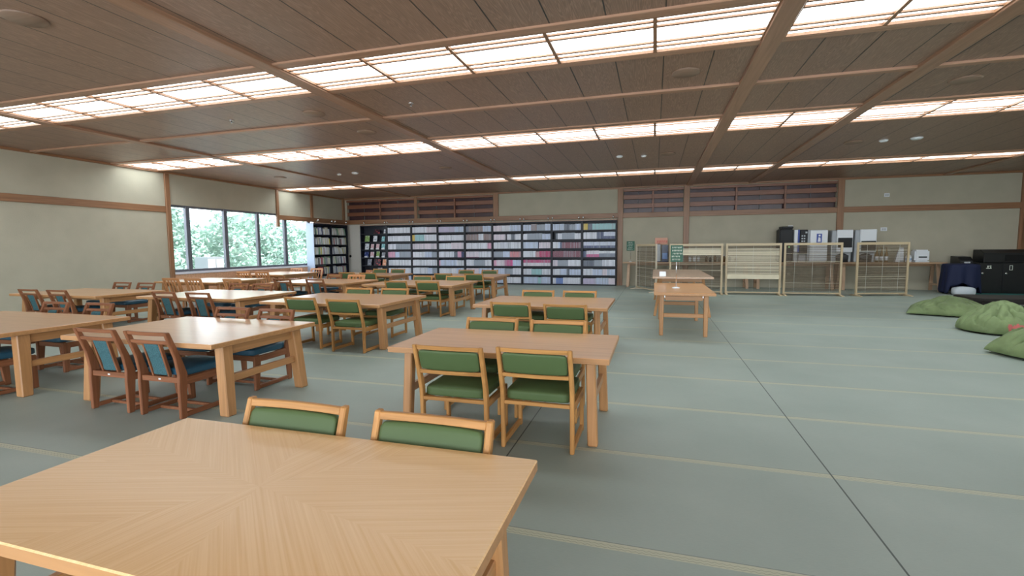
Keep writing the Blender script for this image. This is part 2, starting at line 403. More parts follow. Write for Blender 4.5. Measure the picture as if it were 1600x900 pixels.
for x, y, r, d in [(-.8, 11.34, .075, 'left one of the pair beyond the middle strip at centre'), (-.27, 11.44, .06, 'right one of the pair beyond the middle strip at centre'), (4.28, 11.32, .075, 'left one of the pair beyond the middle strip at right'), (4.8, 11.27, .1, 'right one of the pair beyond the middle strip at right'),
                (-8.34, 11.5, .06, 'left one of the pair nearest the window wall'), (-7.8, 11.45, .09, 'right one of the pair nearest the window wall')]:
    o = MB().lathe([(.01, 0), (r*.7, 0), (r, .02), (r, .035), (.01, .035)], k=20).build('smoke_detector', WHITE, loc=(x, y, HC-.035))
    tag(o, 'small round white ceiling detector, '+d, 'smoke detector', 'white discs on the ceiling')
for x, y, d in [(-6.48, 6.24, 'left of the cross beam of the left bay'), (-3.34, 6.30, 'in the bay right of the first cross beam')]:
    t = thing('sprinkler', (x, y, HC), 'small metal ceiling sprinkler '+d, 'sprinkler', 'ceiling sprinklers')
    MB().lathe([(.005, -.008), (.035, -.008), (.04, 0), (.005, 0)], k=16).build('rose', CHROME, t)
    MB().lathe([(.004, -.045), (.018, -.045), (.018, -.04), (.006, -.04), (.006, -.008), (.004, -.008)], k=12).build('nozzle', CHROME, t)

# ---------------------------------------------------------------- left wall with the window
WY0, WY1, SZ = 9.72, 16.2, .83
T = .15
struct(MB().box(LX-T, LX, NY, WY0, 0, HC).box(LX-T, LX, WY0, 13.5, 2.56, HC).box(LX-T, LX, 13.5, BY, 2.5, HC)
       .box(LX-T, LX, WY0, BY, 0, .70).box(LX-T, LX, WY1, BY, .70, 2.5).build('wall_left', PLASTER))
trim(MB().box(LX, LX+.03, NY, WY0-.1, 2.34, 2.50), W_BEAM_Y)
trim(MB().box(LX, LX+.05, WY0-.12, WY0, 0, HC-.05), W_BEAM_Z)
trim(MB().box(LX-.02, LX+.05, 13.46, 13.56, 2.12, HC-.05), W_BEAM_Z)
trim(MB().box(LX, LX+.05, 15.15, 15.27, 2.5, HC-.05), W_BEAM_Z)
trim(MB().box(LX-.05, LX+.04, 13.56, BY, 2.36, 2.52), W_BEAM_Y)
trim(MB().box(LX-.02, LX+.05, BY-.14, BY, 0, HC-.05), W_BEAM_Z)
trim(MB().box(LX, LX+.025, WY0, BY, 0, .70), W_SUN)
trim(MB().box(LX-T, LX+.06, WY0, WY1, .70, .76), SILL_M)
wf = MB()
wf.box(LX-.1, LX-.03, WY0, WY1, .76, .83).box(LX-.1, LX-.03, WY0, WY1, 2.5, 2.56)
for y, hw in ((WY0+.03, .03), (10.24, .06), (11.46, .06), (12.69, .05), (13.89, .06), (15.1, .05)): wf.box(LX-.11, LX-.02, y-hw, y+hw, .78, 2.56)
for y in (11.46, 13.89): wf.box(LX-.03, LX+.005, y-.012, y+.012, 1.38, 1.50)
wo = struct(wf.build('window_1', FRAME_M, bevel=.004))
gm, gn, gl, gb = new_mat('window_glass')
gb.inputs['Transmission Weight'].default_value = 1; gb.inputs['Roughness'].default_value = 0; gb.inputs['IOR'].default_value = 1.0001
gb.inputs['Base Color'].default_value = (1, 1, 1, 1)
MB().box(LX-.068, LX-.062, WY0, WY1, .80, 2.54).build('pane', gm, wo)

# ---------------------------------------------------------------- back wall
bw = MB()
OP = [(-12.16, -9.08), (-8.94, -5.82), (-1.06, .90), (1.10, 5.36)]
z0, z1 = 2.52, 3.30
xs = [LX]+[v for o in OP for v in o]+[RX]
bw.box(LX-.2, RX+.2, BY, BY+.15, 0, z0).box(LX-.2, RX+.2, BY, BY+.15, z1, HC)
for i in range(0, len(xs), 2): bw.box(xs[i], xs[i+1], BY, BY+.15, z0, z1)
struct(bw.build('wall_back', PLASTER))
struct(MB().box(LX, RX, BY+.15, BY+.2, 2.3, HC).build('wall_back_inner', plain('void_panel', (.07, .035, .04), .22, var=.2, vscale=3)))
trim(MB().box(LX, RX, BY-.045, BY, 2.35, 2.52), W_BEAM_X)
for x, w2, zb in ((-5.70, .10, 2.5), (-1.16, .09, 0), (1.0, .09, 0), (5.46, .09, 0), (9.93, .06, 0), (-9.01, .06, 2.5)):
    trim(MB().box(x-w2, x+w2, BY-.055, BY+.02, zb, HC-.05), W_BEAM_Z)
for x0, x1 in OP:
    trim(MB().box(x0, x1, BY-.03, BY+.1, z1-.06, z1+.02), W_RED_X)
    for za, zb in ((2.98, 3.13), (2.68, 2.83)): trim(MB().box(x0, x1, BY+.02, BY+.05, za, zb), W_RED_X)
    n = 2 if x1-x0 < 3.5 else 3
    for j in range(1, n): trim(MB().box(x0+(x1-x0)*j/n-.03, x0+(x1-x0)*j/n+.03, BY-.01, BY+.06, z0, z1), W_RED_X)
    for j in range(n): trim(MB().box(x0+(x1-x0)*(j+.5)/n-.008, x0+(x1-x0)*(j+.5)/n+.008, BY+.06, BY+.09, z0, z1), FRAME_M)
struct(MB().box(RX, RX+.15, NY, BY, 0, HC).build('wall_right', PLASTER))
trim(MB().box(RX-.05, RX, 16.9, BY, 0, HC-.05), W_BEAM_Z)

# sliding door beside the bookcases
d = struct(MB().box(-12.15, -11.47, BY-.06, BY-.03, 0, 2.32).build('door_1', plain('door_paper', (.60, .57, .52), .8, bump=.2, bscale=80), bevel=.004))
MB().lathe([(.005, 0), (.05, 0), (.055, .006), (.005, .006)], k=20).build('door_pull', BLACK, d).matrix_local = Matrix.Translation((-12.03, BY-.06, 1.05)) @ Matrix.Rotation(PI/2, 4, 'X')

# switches on the back wall
for x, z, w2, lb in ((4.12, 1.93, .07, 'white switch plate on the wall above the black coffee machine'), (6.63, 1.82, .085, 'white switch plate on the wall right of the tall dispensers'), (6.66, 2.84, .07, 'white sensor box high on the wall panel at right')):
    t = MB().box(x-w2, x+w2, BY-.012, BY, z-.055, z+.055).build('wall_switch', WHITE, bevel=.003); tag(t, lb, 'switch')
    MB().box(x-w2*.6, x-w2*.1, BY-.018, BY-.012, z-.03, z+.03).box(x+w2*.1, x+w2*.6, BY-.018, BY-.012, z-.03, z+.03).build('rocker', GREYW, t)

# ---------------------------------------------------------------- outside the window
struct(MB().box(-30, LX-.2, 0, 40, -.6, -.4).build('floor_outside', plain('gravel', (.5, .5, .48), .9, var=.2, vscale=3)))
hm = plain('leaf', LEAF_C, .6, var=.5, vscale=1.2)
hm2 = plain('leaf_pale', LEAF_C2, .6, var=.4, vscale=1.5)
rnd = random.Random(3)
hb = MB()
def hill(y, z): return -17.2-.25*(z-.3)-.5*math.sin(y*1.3)-.3*math.sin(y*3.1+z*2)
hb.mi = 0
hb.grid(lambda u, v: (hill(6+u*32, -.4+v*3.3)-.35, 6+u*32, -.4+v*3.1+v*(.35*math.sin((6+u*32)*1.9)+.2*math.sin((6+u*32)*4.3))), 80, 12)
for i in range(26000):
    y = rnd.uniform(7, 37); z = rnd.uniform(-.4, 2.95+.35*math.sin(y*1.9)+.2*math.sin(y*4.3)); x = hill(y, z)+rnd.uniform(-.35, .35)
    s = rnd.uniform(.05, .13); a = rnd.uniform(0, 2*PI); e2 = rnd.uniform(-.9, .9)
    ux = Vector((math.cos(a)*math.cos(e2), math.sin(a)*math.cos(e2), math.sin(e2))); vx = ux.cross(Vector((rnd.random(), rnd.random(), rnd.random()+.01))).normalized()
    p = Vector((x, y, z)); hb.mi = 0 if rnd.random() < .6 else 1
    vs = hb._v([p-ux*s, p+vx*s*.45, p+ux*s, p-vx*s*.45]); hb._f(vs, [(0, 1, 2, 3)])
me = bpy.data.meshes.new('hedge'); hb.bm.to_mesh(me); hb.bm.free(); me.materials.append(hm); me.materials.append(hm2)
h = bpy.data.objects.new('hedge', me); COL.objects.link(h); tag(h, 'dense pale green hedge growing outside the window', 'hedge'); h['kind'] = 'stuff'
t = thing('utility_cabinet', (-15.6, 13.7, -.4), 'white utility cabinet standing outside the window', 'cabinet')
MB().box(-.3, .3, -.34, .34, 0, 1.5).build('body', plain('cabinet_paint', (.22, .25, .27), .6), t, bevel=.01)
MB().box(.3, .32, -.32, -.02, .08, 1.42).build('door', GREYW, t, bevel=.004); MB().box(.3, .32, .02, .32, .08, 1.42).build('door', GREYW, t, bevel=.004)

# ---------------------------------------------------------------- tables
TB_X = wood('table_top_wood', TOP_C, 'x', rough=.30, coat=.6, var=.10, scale=.8)
TB_Z = wood('table_leg_wood', LEG_C, 'z', rough=.4, coat=.2, var=.2)
TB_Y = wood('table_rail_wood', LEG_C, 'y', rough=.4, coat=.2, var=.2)
TB_EDGE = wood('table_edge_wood', LEG_C, 'x', rough=.4, coat=.2, var=.15)
STAR = mat_starburst()
def table(x0, x1, y0, y1, label, group, h=TH, splay=.05, top=None, leg_w=.085, thick=.04, inset=.16, rz=0, yin=.08):
    cx, cy = (x0+x1)/2, (y0+y1)/2; hx, hy = (x1-x0)/2, (y1-y0)/2
    t = thing('reading_table', (cx, cy, 0), label, 'table', group, rz)
    if rz: hx, hy = hy, hx
    m = MB(); m.box(-hx, hx, -hy, hy, h-thick, h)
    for f in m.bm.faces: f.material_index = 0 if f.normal.z or True else 1
    m.bm.normal_update()
    for f in m.bm.faces: f.material_index = 0 if f.normal.z > .9 else 1
    m.build('tabletop', [top or TB_X, TB_EDGE], t, bevel=.004)
    li = hx-inset
    for sx in (-1, 1):
        ps = []
        for sy in (-1, 1):
            tx, bx = sx*(li-splay*.6), sx*(li+splay*.4); ty, by = sy*(hy-yin-(.03 if splay else 0)), sy*(hy-yin)
            a, b = leg_w, leg_w*.8; q = []
            for (px, py, z, wx, wy) in ((bx, by, 0, a*.8, b*.95), (tx, ty, h-thick, a*.75, b*1.15)):
                q += [(px-wx/2, py-wy/2, z), (px+wx/2, py-wy/2, z), (px+wx/2, py+wy/2, z), (px-wx/2, py+wy/2, z)]
            lg = MB().hexa(q).build('leg', TB_Z, t, bevel=.008)
            MB().box(tx-.012, tx+.012, ty-sy*.0-.045*sy-.006, ty-.045*sy+.006, h-thick-.05, h-thick-.01).build('bracket', CHROME, lg)
            ps.append((tx, ty))
        xm = sx*(li-.01)
        MB().box(xm-.0175, xm+.0175, -hy+yin+.03, hy-yin-.03, h*.42, h*.42+.06).build('stretcher', TB_Y, t, bevel=.004)
        xt = sx*(li-splay*.6)
        MB().box(xt-.0175, xt+.0175, -hy+yin+.05, hy-yin-.05, h-thick-.09, h-thick).build('end_apron', TB_Y, t, bevel=.004)
    for sy in (-1, 1): MB().box(-li+.1, li-.1, sy*(hy-.3)-.012, sy*(hy-.3)+.012, h-thick-.06, h-thick).build('apron', TB_EDGE, t, bevel=.003)
    return t
TABLES = dict(
 T1=(-1.95, -.375, .735, 1.56, 'big table in the foreground with starburst veneer top'),
 T2=(-1.90, -.27, 3.12, 4.02, 'long table directly behind the foreground table, green-padded chairs around it'),
 T3=(-2.25, -.53, 5.78, 6.98, 'long table behind the second table of the right-hand row'),
 B=(-4.95, -3.27, 2.84, 4.03, 'shiny table with blue chairs, left of the foreground chairs'),
 A=(-7.70, -5.58, 2.75, 3.87, 'table cut off by the left picture edge'),
 C=(-10.75, -8.65, 5.48, 6.65, 'table with blue chairs by the plain left wall'),
 B2=(-7.95, -5.98, 5.62, 6.93, 'bright reflecting table behind the shiny table with blue chairs'),
 G1=(-5.35, -3.42, 5.45, 6.80, 'table with green chairs in the middle of the room, nearest of its row'),
 G2=(-5.80, -3.78, 8.60, 10.05, 'table with green chairs, second in the middle row'),
 G0=(-8.25, -6.30, 8.70, 10.05, 'table with two blue-panelled chairs, left of the second middle table'),
 D=(-11.3, -9.45, 8.42, 9.90, 'bright table under the near end of the window'),
 E=(-12.0, -10.3, 11.4, 13.1, 'bright table under the far end of the window'),
 G3=(-5.75, -3.85, 11.4, 12.8, 'farthest table in the middle row, before the comic shelves'),
 G4=(-8.85, -6.87, 11.55, 12.8, 'farthest table before the shelf of face-out magazines'))
for k2, v in TABLES.items():
    fancy = k2 in ('T1',)
    table(*v[:4], v[4], 'reading tables', top=STAR if fancy else None, splay=.02 if k2[0] == 'T' else .045, leg_w=.085 if k2[0] == 'T' else .115, inset=.12 if k2[0] == 'T' else .07, yin=.08 if k2[0] == 'T' else .17)

# two tables end-on at right of centre
table(.0, .86, 7.40, 9.45, rz=PI/2, inset=.20, yin=.115, label= 'small orange-brown table end-on to the camera with a green sign on it', group='end-on tables', h=.67, splay=0, leg_w=.075, top=wood('orange_top', (.72, .34, .12), 'y', rough=.3, coat=.6, var=.12))
t = thing('folding_table', (.52, 11.2, 0), 'paler table standing behind the orange-brown table with splayed legs', 'table', 'end-on tables')
MB().box(-.55, .55, -1.6, 1.6, .735, .77).build('tabletop', wood('pale_top', (.50, .33, .22), 'y', rough=.35, coat=.3, var=.12), t, bevel=.004)
for sy in (-1, 1):
    for sx in (-1, 1): MB().bar((sx*.5, sy*1.5, 0), (sx*.38, sy*1.3, .735), .05, .03, (0, 1, 0)).build('leg', TB_Z, t, bevel=.004)
    MB().box(-.44, .44, sy*1.4-.015, sy*1.4+.015, .33, .38).build('stretcher', TB_EDGE, t)
    MB().box(-.38, .38, sy*1.3-.015, sy*1.3+.015, .66, .735).build('apron', TB_EDGE, t)

# ---------------------------------------------------------------- chairs
GW = dict(x=wood('green_chair_wood_x', GCH_C, 'x', var=.3, coat=.04, rough=.5, spec=.3), z=wood('green_chair_wood_z', GCH_C, 'z', var=.3, coat=.04, rough=.5, spec=.3), y=wood('green_chair_wood_y', GCH_C, 'y', var=.3, coat=.04, rough=.5, spec=.3))
BWD = dict(x=wood('blue_chair_wood_x', BCH_C, 'x', var=.3, coat=.04, rough=.5, spec=.3), z=wood('blue_chair_wood_z', BCH_C, 'z', var=.3, coat=.04, rough=.5, spec=.3), y=wood('blue_chair_wood_y', BCH_C, 'y', var=.3, coat=.04, rough=.5, spec=.3))
OW = dict(x=wood('spindle_chair_wood_x', OCH_C, 'x', var=.25), z=wood('spindle_chair_wood_z', OCH_C, 'z', var=.25), y=wood('spindle_chair_wood_y', OCH_C, 'y', var=.25))
VINYL = plain('green_vinyl', (.085, .130, .050), .5, bump=.06, bscale=300)
VINYL.node_tree.nodes['Principled BSDF'].inputs['Specular IOR Level'].default_value = .28
TEAL = mat_weave('teal_fabric', (.012, .055, .07), (.05, .14, .16), 160)
TEALSEAT = plain('teal_seat_vinyl', (.02, .085, .14), .4, bump=.08, bscale=250)
def yb(z): return -.22-.10*max(0, (z-.38)/.33)**1.15      # centre line of the leaning back posts
def post(sx, w, sec):
    """rear leg and back post in one board; sec: list of (z, y, depth)"""
    f = [(y-d/2, z) for z, y, d in sec]; b2 = [(y+d/2, z) for z, y, d in reversed(sec)]
    return MB().prism_x(f+b2, sx-w/2, sx+w/2)
def curved_rail(hw, y, z0, z1, t, sag, n=8, lean=0):
    m = MB()
    for i in range(n):
        xa, xb = -hw+2*hw*i/n, -hw+2*hw*(i+1)/n
        ya, y2 = y-sag*(1-(xa/hw)**2), y-sag*(1-(xb/hw)**2)
        m.hexa([(xa, ya-t/2, z0), (xb, y2-t/2, z0), (xb, y2+t/2, z0), (xa, ya+t/2, z0), (xa, ya-t/2-lean, z1), (xb, y2-t/2-lean, z1), (xb, y2+t/2-lean, z1), (xa, ya+t/2-lean, z1)])
    bmesh.ops.remove_doubles(m.bm, verts=m.bm.verts[:], dist=1e-5)
    dead = [f for f in m.bm.faces if all(abs(v.co.x) < hw-1e-4 for v in f.verts) and abs(f.calc_center_median().x-f.verts[0].co.x) < 1e-6]
    return m
def green_chair():
    t = thing('padded_chair', (0, 0, 0), '', 'chair')
    hw = .235
    for s in (-1, 1):
        sec = [(.0, -.215, .036), (.30, -.215, .042), (.39, -.222, .046), (.55, yb(.55), .04), (.71, yb(.71), .032)]
        post(s*hw, .028, sec).build('rear_leg', GW['z'], t, bevel=.005)
        post(s*hw, .028, [(.0, .215, .036), (.325, .205, .042)]).build('front_leg', GW['z'], t, bevel=.005)
        MB().box(s*hw-.013, s*hw+.013, -.20, .20, .012, .05).build('runner', GW['y'], t, bevel=.004)
        MB().box(s*hw-.0125, s*hw+.0125, -.20, .225, .275, .328).build('side_rail', GW['y'], t, bevel=.004)
    MB().box(-hw+.014, hw-.014, -.235, -.205, .305, .33).build('seat_rail', GW['x'], t, bevel=.003); MB().box(-hw+.014, hw-.014, .20, .225, .285, .33).build('seat_rail', GW['x'], t, bevel=.003)
    MB().cushion(-hw+.012, hw-.012, -.22, .25, .330, .398, dome=.018, e=9).build('seat', VINYL, t)
    curved_rail(hw-.012, yb(.68)+.004, .677, .706, .021, .012, lean=.007).build('top_rail', GW['x'], t, bevel=.003)
    curved_rail(hw-.012, yb(.515), .503, .53, .024, .014, lean=.008).build('lower_rail', GW['x'], t, bevel=.003)
    p = MB().cushion(-hw+.022, hw-.022, -.016, .02, .533, .674, dome=.006, e=10, axis='y', bend=-.012)
    for v in p.bm.verts: v.co.y += yb(v.co.z)
    p.build('backrest', VINYL, t)
    return t
def blue_chair():
    t = thing('panel_back_chair', (0, 0, 0), '', 'chair')
    hw = .21
    for s in (-1, 1):
        sec = [(.0, -.225, .05), (.28, -.215, .075), (.36, -.21, .075), (.50, yb(.50)+.008, .055), (.715, yb(.715), .04)]
        post(s*hw, .03, sec).build('rear_leg', BWD['z'], t, bevel=.006)
        post(s*hw, .03, [(.0, .21, .05), (.33, .19, .085)]).build('front_leg', BWD['z'], t, bevel=.006)
        MB().box(s*hw-.014, s*hw+.014, -.20, .19, .01, .045).build('runner', BWD['y'], t, bevel=.004)
        MB().box(s*hw-.013, s*hw+.013, -.20, .2, .27, .33).build('side_rail', BWD['y'], t, bevel=.004)
    for yy in (.06, -.09): MB().box(-hw+.014, hw-.014, yy-.013, yy+.013, .012, .036).build('floor_bar', BWD['y'], t, bevel=.003)
    MB().box(-hw+.015, hw-.015, -.235, -.21, .29, .335).build('seat_rail', BWD['x'], t, bevel=.003); MB().box(-hw+.015, hw-.015, .19, .215, .28, .33).build('seat_rail', BWD['x'], t, bevel=.003)
    MB().box(-.012, .012, -.237, -.234, .308, .32).build('tag_plate', WHITE, t)
    MB().cushion(-hw-.005, hw+.005, -.19, .25, .335, .40, dome=.018, e=8).build('seat', TEALSEAT, t)
    curved_rail(hw-.014, yb(.70)+.006, .685, .715, .024, .016, lean=.006).build('top_rail', BWD['x'], t, bevel=.004)
    curved_rail(hw-.014, yb(.625), .615, .645, .024, .014, lean=.006).build('back_rail', BWD['x'], t, bevel=.004)
    p = MB().cushion(-.075, .075, -.02, .012, .345, .615, dome=.003, e=14, axis='y')
    for v in p.bm.verts: v.co.y += yb(v.co.z)+.012
    p.build('backrest', TEAL, t)
    for s in (-1, 1):
        p = MB().box(s*.086-.008, s*.086+.008, -.012, .012, .335, .62)
        for v in p.bm.verts: v.co.y += yb(v.co.z)+.008
        p.build('back_slat', BWD['z'], t)
    return t
def spindle_chair():
    t = thing('spindle_back_chair', (0, 0, 0), '', 'chair')
    hw = .225
    for s in (-1, 1):
        sec = [(.0, -.225, .036), (.36, -.215, .045), (.50, yb(.50), .04), (.72, yb(.72), .034)]
        post(s*hw, .032, sec).build('rear_leg', OW['z'], t, bevel=.006)
        post(s*hw, .032, [(.0, .21, .036), (.35, .205, .042)]).build('front_leg', OW['z'], t, bevel=.006)
        MB().box(s*hw-.012, s*hw+.012, -.20, .2, .29, .34).build('side_rail', OW['y'], t, bevel=.003)
    MB().box(-hw, hw, -.235, -.21, .29, .34).build('seat_rail', OW['x'], t, bevel=.003); MB().box(-hw, hw, .19, .215, .29, .34).build('seat_rail', OW['x'], t, bevel=.003)
    MB().cushion(-hw-.005, hw+.005, -.2, .24, .345, .385, dome=.01, e=8).build('seat', OW['x'], t)
    curved_rail(hw-.014, yb(.69)+.004, .67, .725, .03, .012, lean=.008).build('top_rail', OW['x'], t, bevel=.004)
    for i in range(5):
        x = -hw+.045+(2*hw-.09)*i/4
        p = MB().box(x-.013, x+.013, -.008, .008, .34, .675)
        for v in p.bm.verts: v.co.y += yb(v.co.z)
        p.build('back_slat', OW['z'], t)
    return t
PROTO = dict(g=(green_chair(), 'green-padded chair'), b=(blue_chair(), 'teal-panelled chair'), s=(spindle_chair(), 'spindle-back chair'))
USED = set()
GRP = dict(g='green-padded chairs around the tables', b='teal-panelled chairs around the tables', s='spindle-back chairs near the window')
def chair(kind, xt, yt, far, tk, where, rz=0):
    """xt, yt: where the middle of the top rail is; far chairs face the camera"""
    p, nm = PROTO[kind]; y0, y1 = TABLES[tk][2:4] if tk else (99, -99)
    if tk:
        mg = .43 if tk[0] == 'T' else .40
        xt = max(TABLES[tk][0]+mg, min(TABLES[tk][1]-mg, xt))
    if not far: yt = min(yt, y0-.085); loc = (xt, yt+.32, 0); ang = 0
    else: yt = max(yt, y1+.085); loc = (xt, yt-.32, 0); ang = PI
    o = p if kind not in USED else copy_tree(p); USED.add(kind)
    o.location = loc; o.rotation_euler = (0, 0, ang+rz); o['label'] = nm+', '+where; o['group'] = GRP[kind]
    return o
TN = dict(T1='foreground table', T2='second table of the right-hand row', T3='third table of the right-hand row', B='shiny table beside the foreground chairs', A='table cut off at the left edge', C='table by the plain left wall',
          B2='bright table behind the shiny one', G1='nearest table of the middle row', G2='second table of the middle row', G0='table left of the second middle one', D='bright table under the near window end', E='bright table under the far window end', G3='farthest middle table before the comic shelves', G4='farthest table before the magazine shelf')
CH = [('g', 'T1', 1, [(-1.44, 1.61), (-.81, 1.63)]), ('g', 'T2', 0, [(-1.3, 2.86), (-.73, 2.92)]), ('g', 'T2', 1, [(-1.42, 4.15), (-.80, 4.12)]), ('g', 'T3', 0, [(-1.63, 5.4), (-.93, 5.32)]),
      ('g', 'T3', 1, [(-1.68, 7.02), (-1.05, 7.0)]), ('g', 'G1', 0, [(-4.56, 5.33), (-3.70, 5.23)]), ('g', 'G1', 1, [(-4.69, 6.9), (-4.04, 6.93)]), ('g', 'G2', 0, [(-4.95, 8.5), (-4.26, 8.5)]),
      ('g', 'G2', 1, [(-5.28, 10.35), (-4.43, 10.35)]), ('g', 'G3', 0, [(-5.2, 11.3), (-4.36, 11.3)]), ('g', 'G3', 1, [(-5.36, 13.3), (-4.62, 13.3)]), ('g', 'G4', 0, [(-8.15, 11.4), (-7.42, 11.3)]), ('g', 'G4', 1, [(-8.45, 13.6), (-7.80, 13.6)]),
      ('b', 'G0', 0, [(-7.80, 8.6), (-6.95, 8.6)]), ('b', 'B', 0, [(-4.39, 2.78), (-3.82, 2.80)]), ('b', 'B', 1, [(-4.48, 4.2), (-3.86, 4.17)]), ('b', 'A', 1, [(-7.2, 4.13), (-6.50, 4.17)]), ('b', 'A', 0, [(-6.75, 2.6), (-6.08, 2.6)]), ('b', 'C', 0, [(-10.1, 5.4), (-9.4, 5.4)]),
      ('b', 'C', 1, [(-10.3, 7.05), (-9.65, 7.05)]), ('b', 'B2', 0, [(-7.25, 5.53), (-6.57, 5.53)]), ('b', 'B2', 1, [(-7.92, 7.25), (-7.0, 7.25)]), ('s', 'D', 0, [(-10.5, 8.2), (-9.85, 8.2)]), ('s', 'E', 0, [(-11.4, 11.1), (-10.75, 11.1)]), ('s', 'E', 1, [(-11.5, 13.4), (-10.7, 13.4)])]
for kd, tk, far, pts in CH:
    for i, (x, y) in enumerate(pts):
        chair(kd, x, y, far, tk, '%s %s seat at the %s' % (('near', 'far')[far], ('left', 'right')[i], TN[tk]))
chair('s', -7.0, 10.2, 1, 'G0', 'far right seat at the table left of the second middle one')
chair('b', -8.0, 10.5, 1, 'G0', 'far left seat at the table left of the second middle one')
chair('s', -8.75, 8.2, 0, None, 'standing alone right of the bright table under the near window end')

# ---------------------------------------------------------------- black bookcases along the back wall
CASE = plain('black_case', (.008, .010, .020), .5)
FY = BY-.26                                      # front plane of the cases
BAYS = [-11.40, -10.20, -9.12, -8.0, -6.88, -5.78, -4.64, -3.54, -2.45, -1.26]
PITCH, H0 = .318, .045
CASE_H = 2.27
def bookcase(x0, x1, label, rows=7):
    t = thing('bookcase', ((x0+x1)/2, FY+.12, 0), label, 'bookcase', 'black bookcases along the back wall')
    hw = (x1-x0)/2
    for s in (-1, 1): MB().box(s*hw-.018*(s > 0)*2, s*hw+.036*(s < 0), -.12, .11, 0, CASE_H).build('side_panel', CASE, t)
    MB().box(-hw+.036, hw-.036, -.12, .11, CASE_H-.03, CASE_H).build('top_panel', CASE, t)
    MB().box(-hw+.036, hw-.036, .095, .11, 0, CASE_H-.03).build('back_panel', CASE, t)
    for r in range(rows): MB().box(-hw+.036, hw-.036, -.115, .095, H0+r*PITCH-.043, H0+r*PITCH).build('shelf', CASE, t)
    return t
BN = ['leftmost', 'second', 'third', 'fourth', 'fifth', 'sixth', 'seventh', 'eighth', 'rightmost']
RN = ['lowest', 'second lowest', 'third lowest', 'middle', 'third highest', 'second highest', 'top']
for i in range(9):
    bookcase(BAYS[i], BAYS[i+1], ('black bookcase with face-out magazines, leftmost of the long row' if i == 0 else 'black bookcase of comics, %s bay from the left of the long row' % BN[i]) if i < 8 else 'black bookcase of comics, rightmost bay beside the wooden post')

COLS = dict(W=('white', (.78, .80, .90), None), L=('pale blue', (.60, .68, .88), None), Q=('pinkish white', (.80, .70, .80), None), P=('pink', (.75, .38, .55), None), V=('lavender', (.58, .52, .72), None),
            G=('grey', (.33, .37, .46), None), K=('dark grey', (.10, .12, .17), None), N=('navy', (.03, .05, .15), None), R=('maroon', (.22, .045, .08), None), X=('crimson', (.50, .03, .14), None),
            M=('crimson and white', (.50, .06, .20), ((.75, .7, .78), .35)), S=('salmon', (.70, .26, .30), None), T=('teal', (.35, .62, .66), None), B=('brown', (.30, .22, .22), None), Y=('yellow', (.70, .50, .05), None),
            A=('blue and white', (.72, .74, .86), ((.15, .25, .60), .25)), D=('navy and white', (.62, .66, .82), ((.06, .08, .2), .40)), H=('grey and white', (.78, .8, .86), ((.22, .25, .33), .6)), E=('magenta and white', (.78, .72, .82), ((.62, .08, .28), .45)))
BM = {k3: mat_book('spine_'+v[0].replace(' ', '_'), v[1], *(v[2] or (None, None))) for k3, v in COLS.items()}
PAGES = plain('page_edges', (.75, .73, .68), .8)
# [bay 1..8][row from the top] -> colour runs (fraction, code)
CELL = [
 ['W1', 'W1', 'W.35 G.65', 'P.3 L.2 G.5', 'W1', 'W1', 'L1'],
 ['W.6 Q.4', 'Y.1 T.4 W.5', 'Q1', 'W.5 L.3 G.2', 'W1', 'W.6 L.2 G.2', 'L1'],
 ['V.65 L.35', 'W1', 'W.5 Q.5', 'W.6 K.15 P.15 N.1', 'P.05 L.65 W.3', 'W.7 L.3', 'L1'],
 ['K.12 B.55 L.33', 'B.5 W.2 B.3', 'W.85 P.15', 'E.5 W.5', 'W.3 G.45 W.25', 'Q.5 L.5', 'L.6 W.4'],
 ['Q.3 W.3 L.4', 'Q.45 -.05 W.15 K.15 W.2', 'W.25 A.35 W.4', 'G.35 L.25 S.4', 'P.1 Q.3 E.3 L.3', 'L.4 G.3 W.3', 'L.4 W.6'],
 ['L.3 B.2 G.3 L.2', 'W.15 G.55 L.3', 'L.55 -.03 Q.42', 'W.45 S.15 X.4', 'M1', 'W.3 T.4 W.3', 'L.55 T.1 L.35'],
 ['L.4 K.2 G.2 L.2', '-.1 K.08 W.15 G.45 W.22', 'W.2 L.06 N.06 R.68', 'R1', 'Q.17 G.38 W.45', 'W.25 L.25 K.1 L.4', 'W.12 A.25 W.63'],
 ['Y.14 K.14 T.72', 'W.42 N.22 D.36', 'D1', 'N.1 E.4 H.5', 'K.35 G.25 W.4', 'W.3 L.3 Q.15 L.25', 'V.4 L.4 Q.2']]
books = []
rb = random.Random(11)
for bi in range(8):
    x0, x1 = BAYS[bi+1]+.045, BAYS[bi+2]-.045
    for r in range(7):
        z = H0+(6-r)*PITCH; x = x0; hh = .215 if rb.random() < .7 else .23
        for run in CELL[bi][r].split():
            c, f = run[0], float(run[1:]); xe = x+(x1-x0)*f
            if c == '-': x = xe; continue
            n = max(1, int((xe-x)/.041)); wd = (xe-x)/n; h2 = hh+rb.uniform(-.012, .012)
            for q in range(n):
                books.append((x+wd*q, wd-.004, z+.001, min(.245, h2+rb.uniform(-.003, .003)), FY+.02+rb.uniform(-.006, .012), c, bi+1, 6-r))
            x = xe
cam = Vector((0, 0, CAM_H))
books.sort(key=lambda b: (Vector((b[0], b[4], b[2]))-cam).length)
near, rest = books[:300], books[300:]
UNIT = {}
for c, m in BM.items():
    q = MB().box(-.5, .5, 0, .13, 0, 1); q.bm.normal_update()
    for f in q.bm.faces: f.material_index = 1 if f.normal.z > .9 else 0
    UNIT[c] = q.mesh('comic_book', [m, PAGES])
near.sort(key=lambda b: (b[6], b[7], b[0])); seen = {}
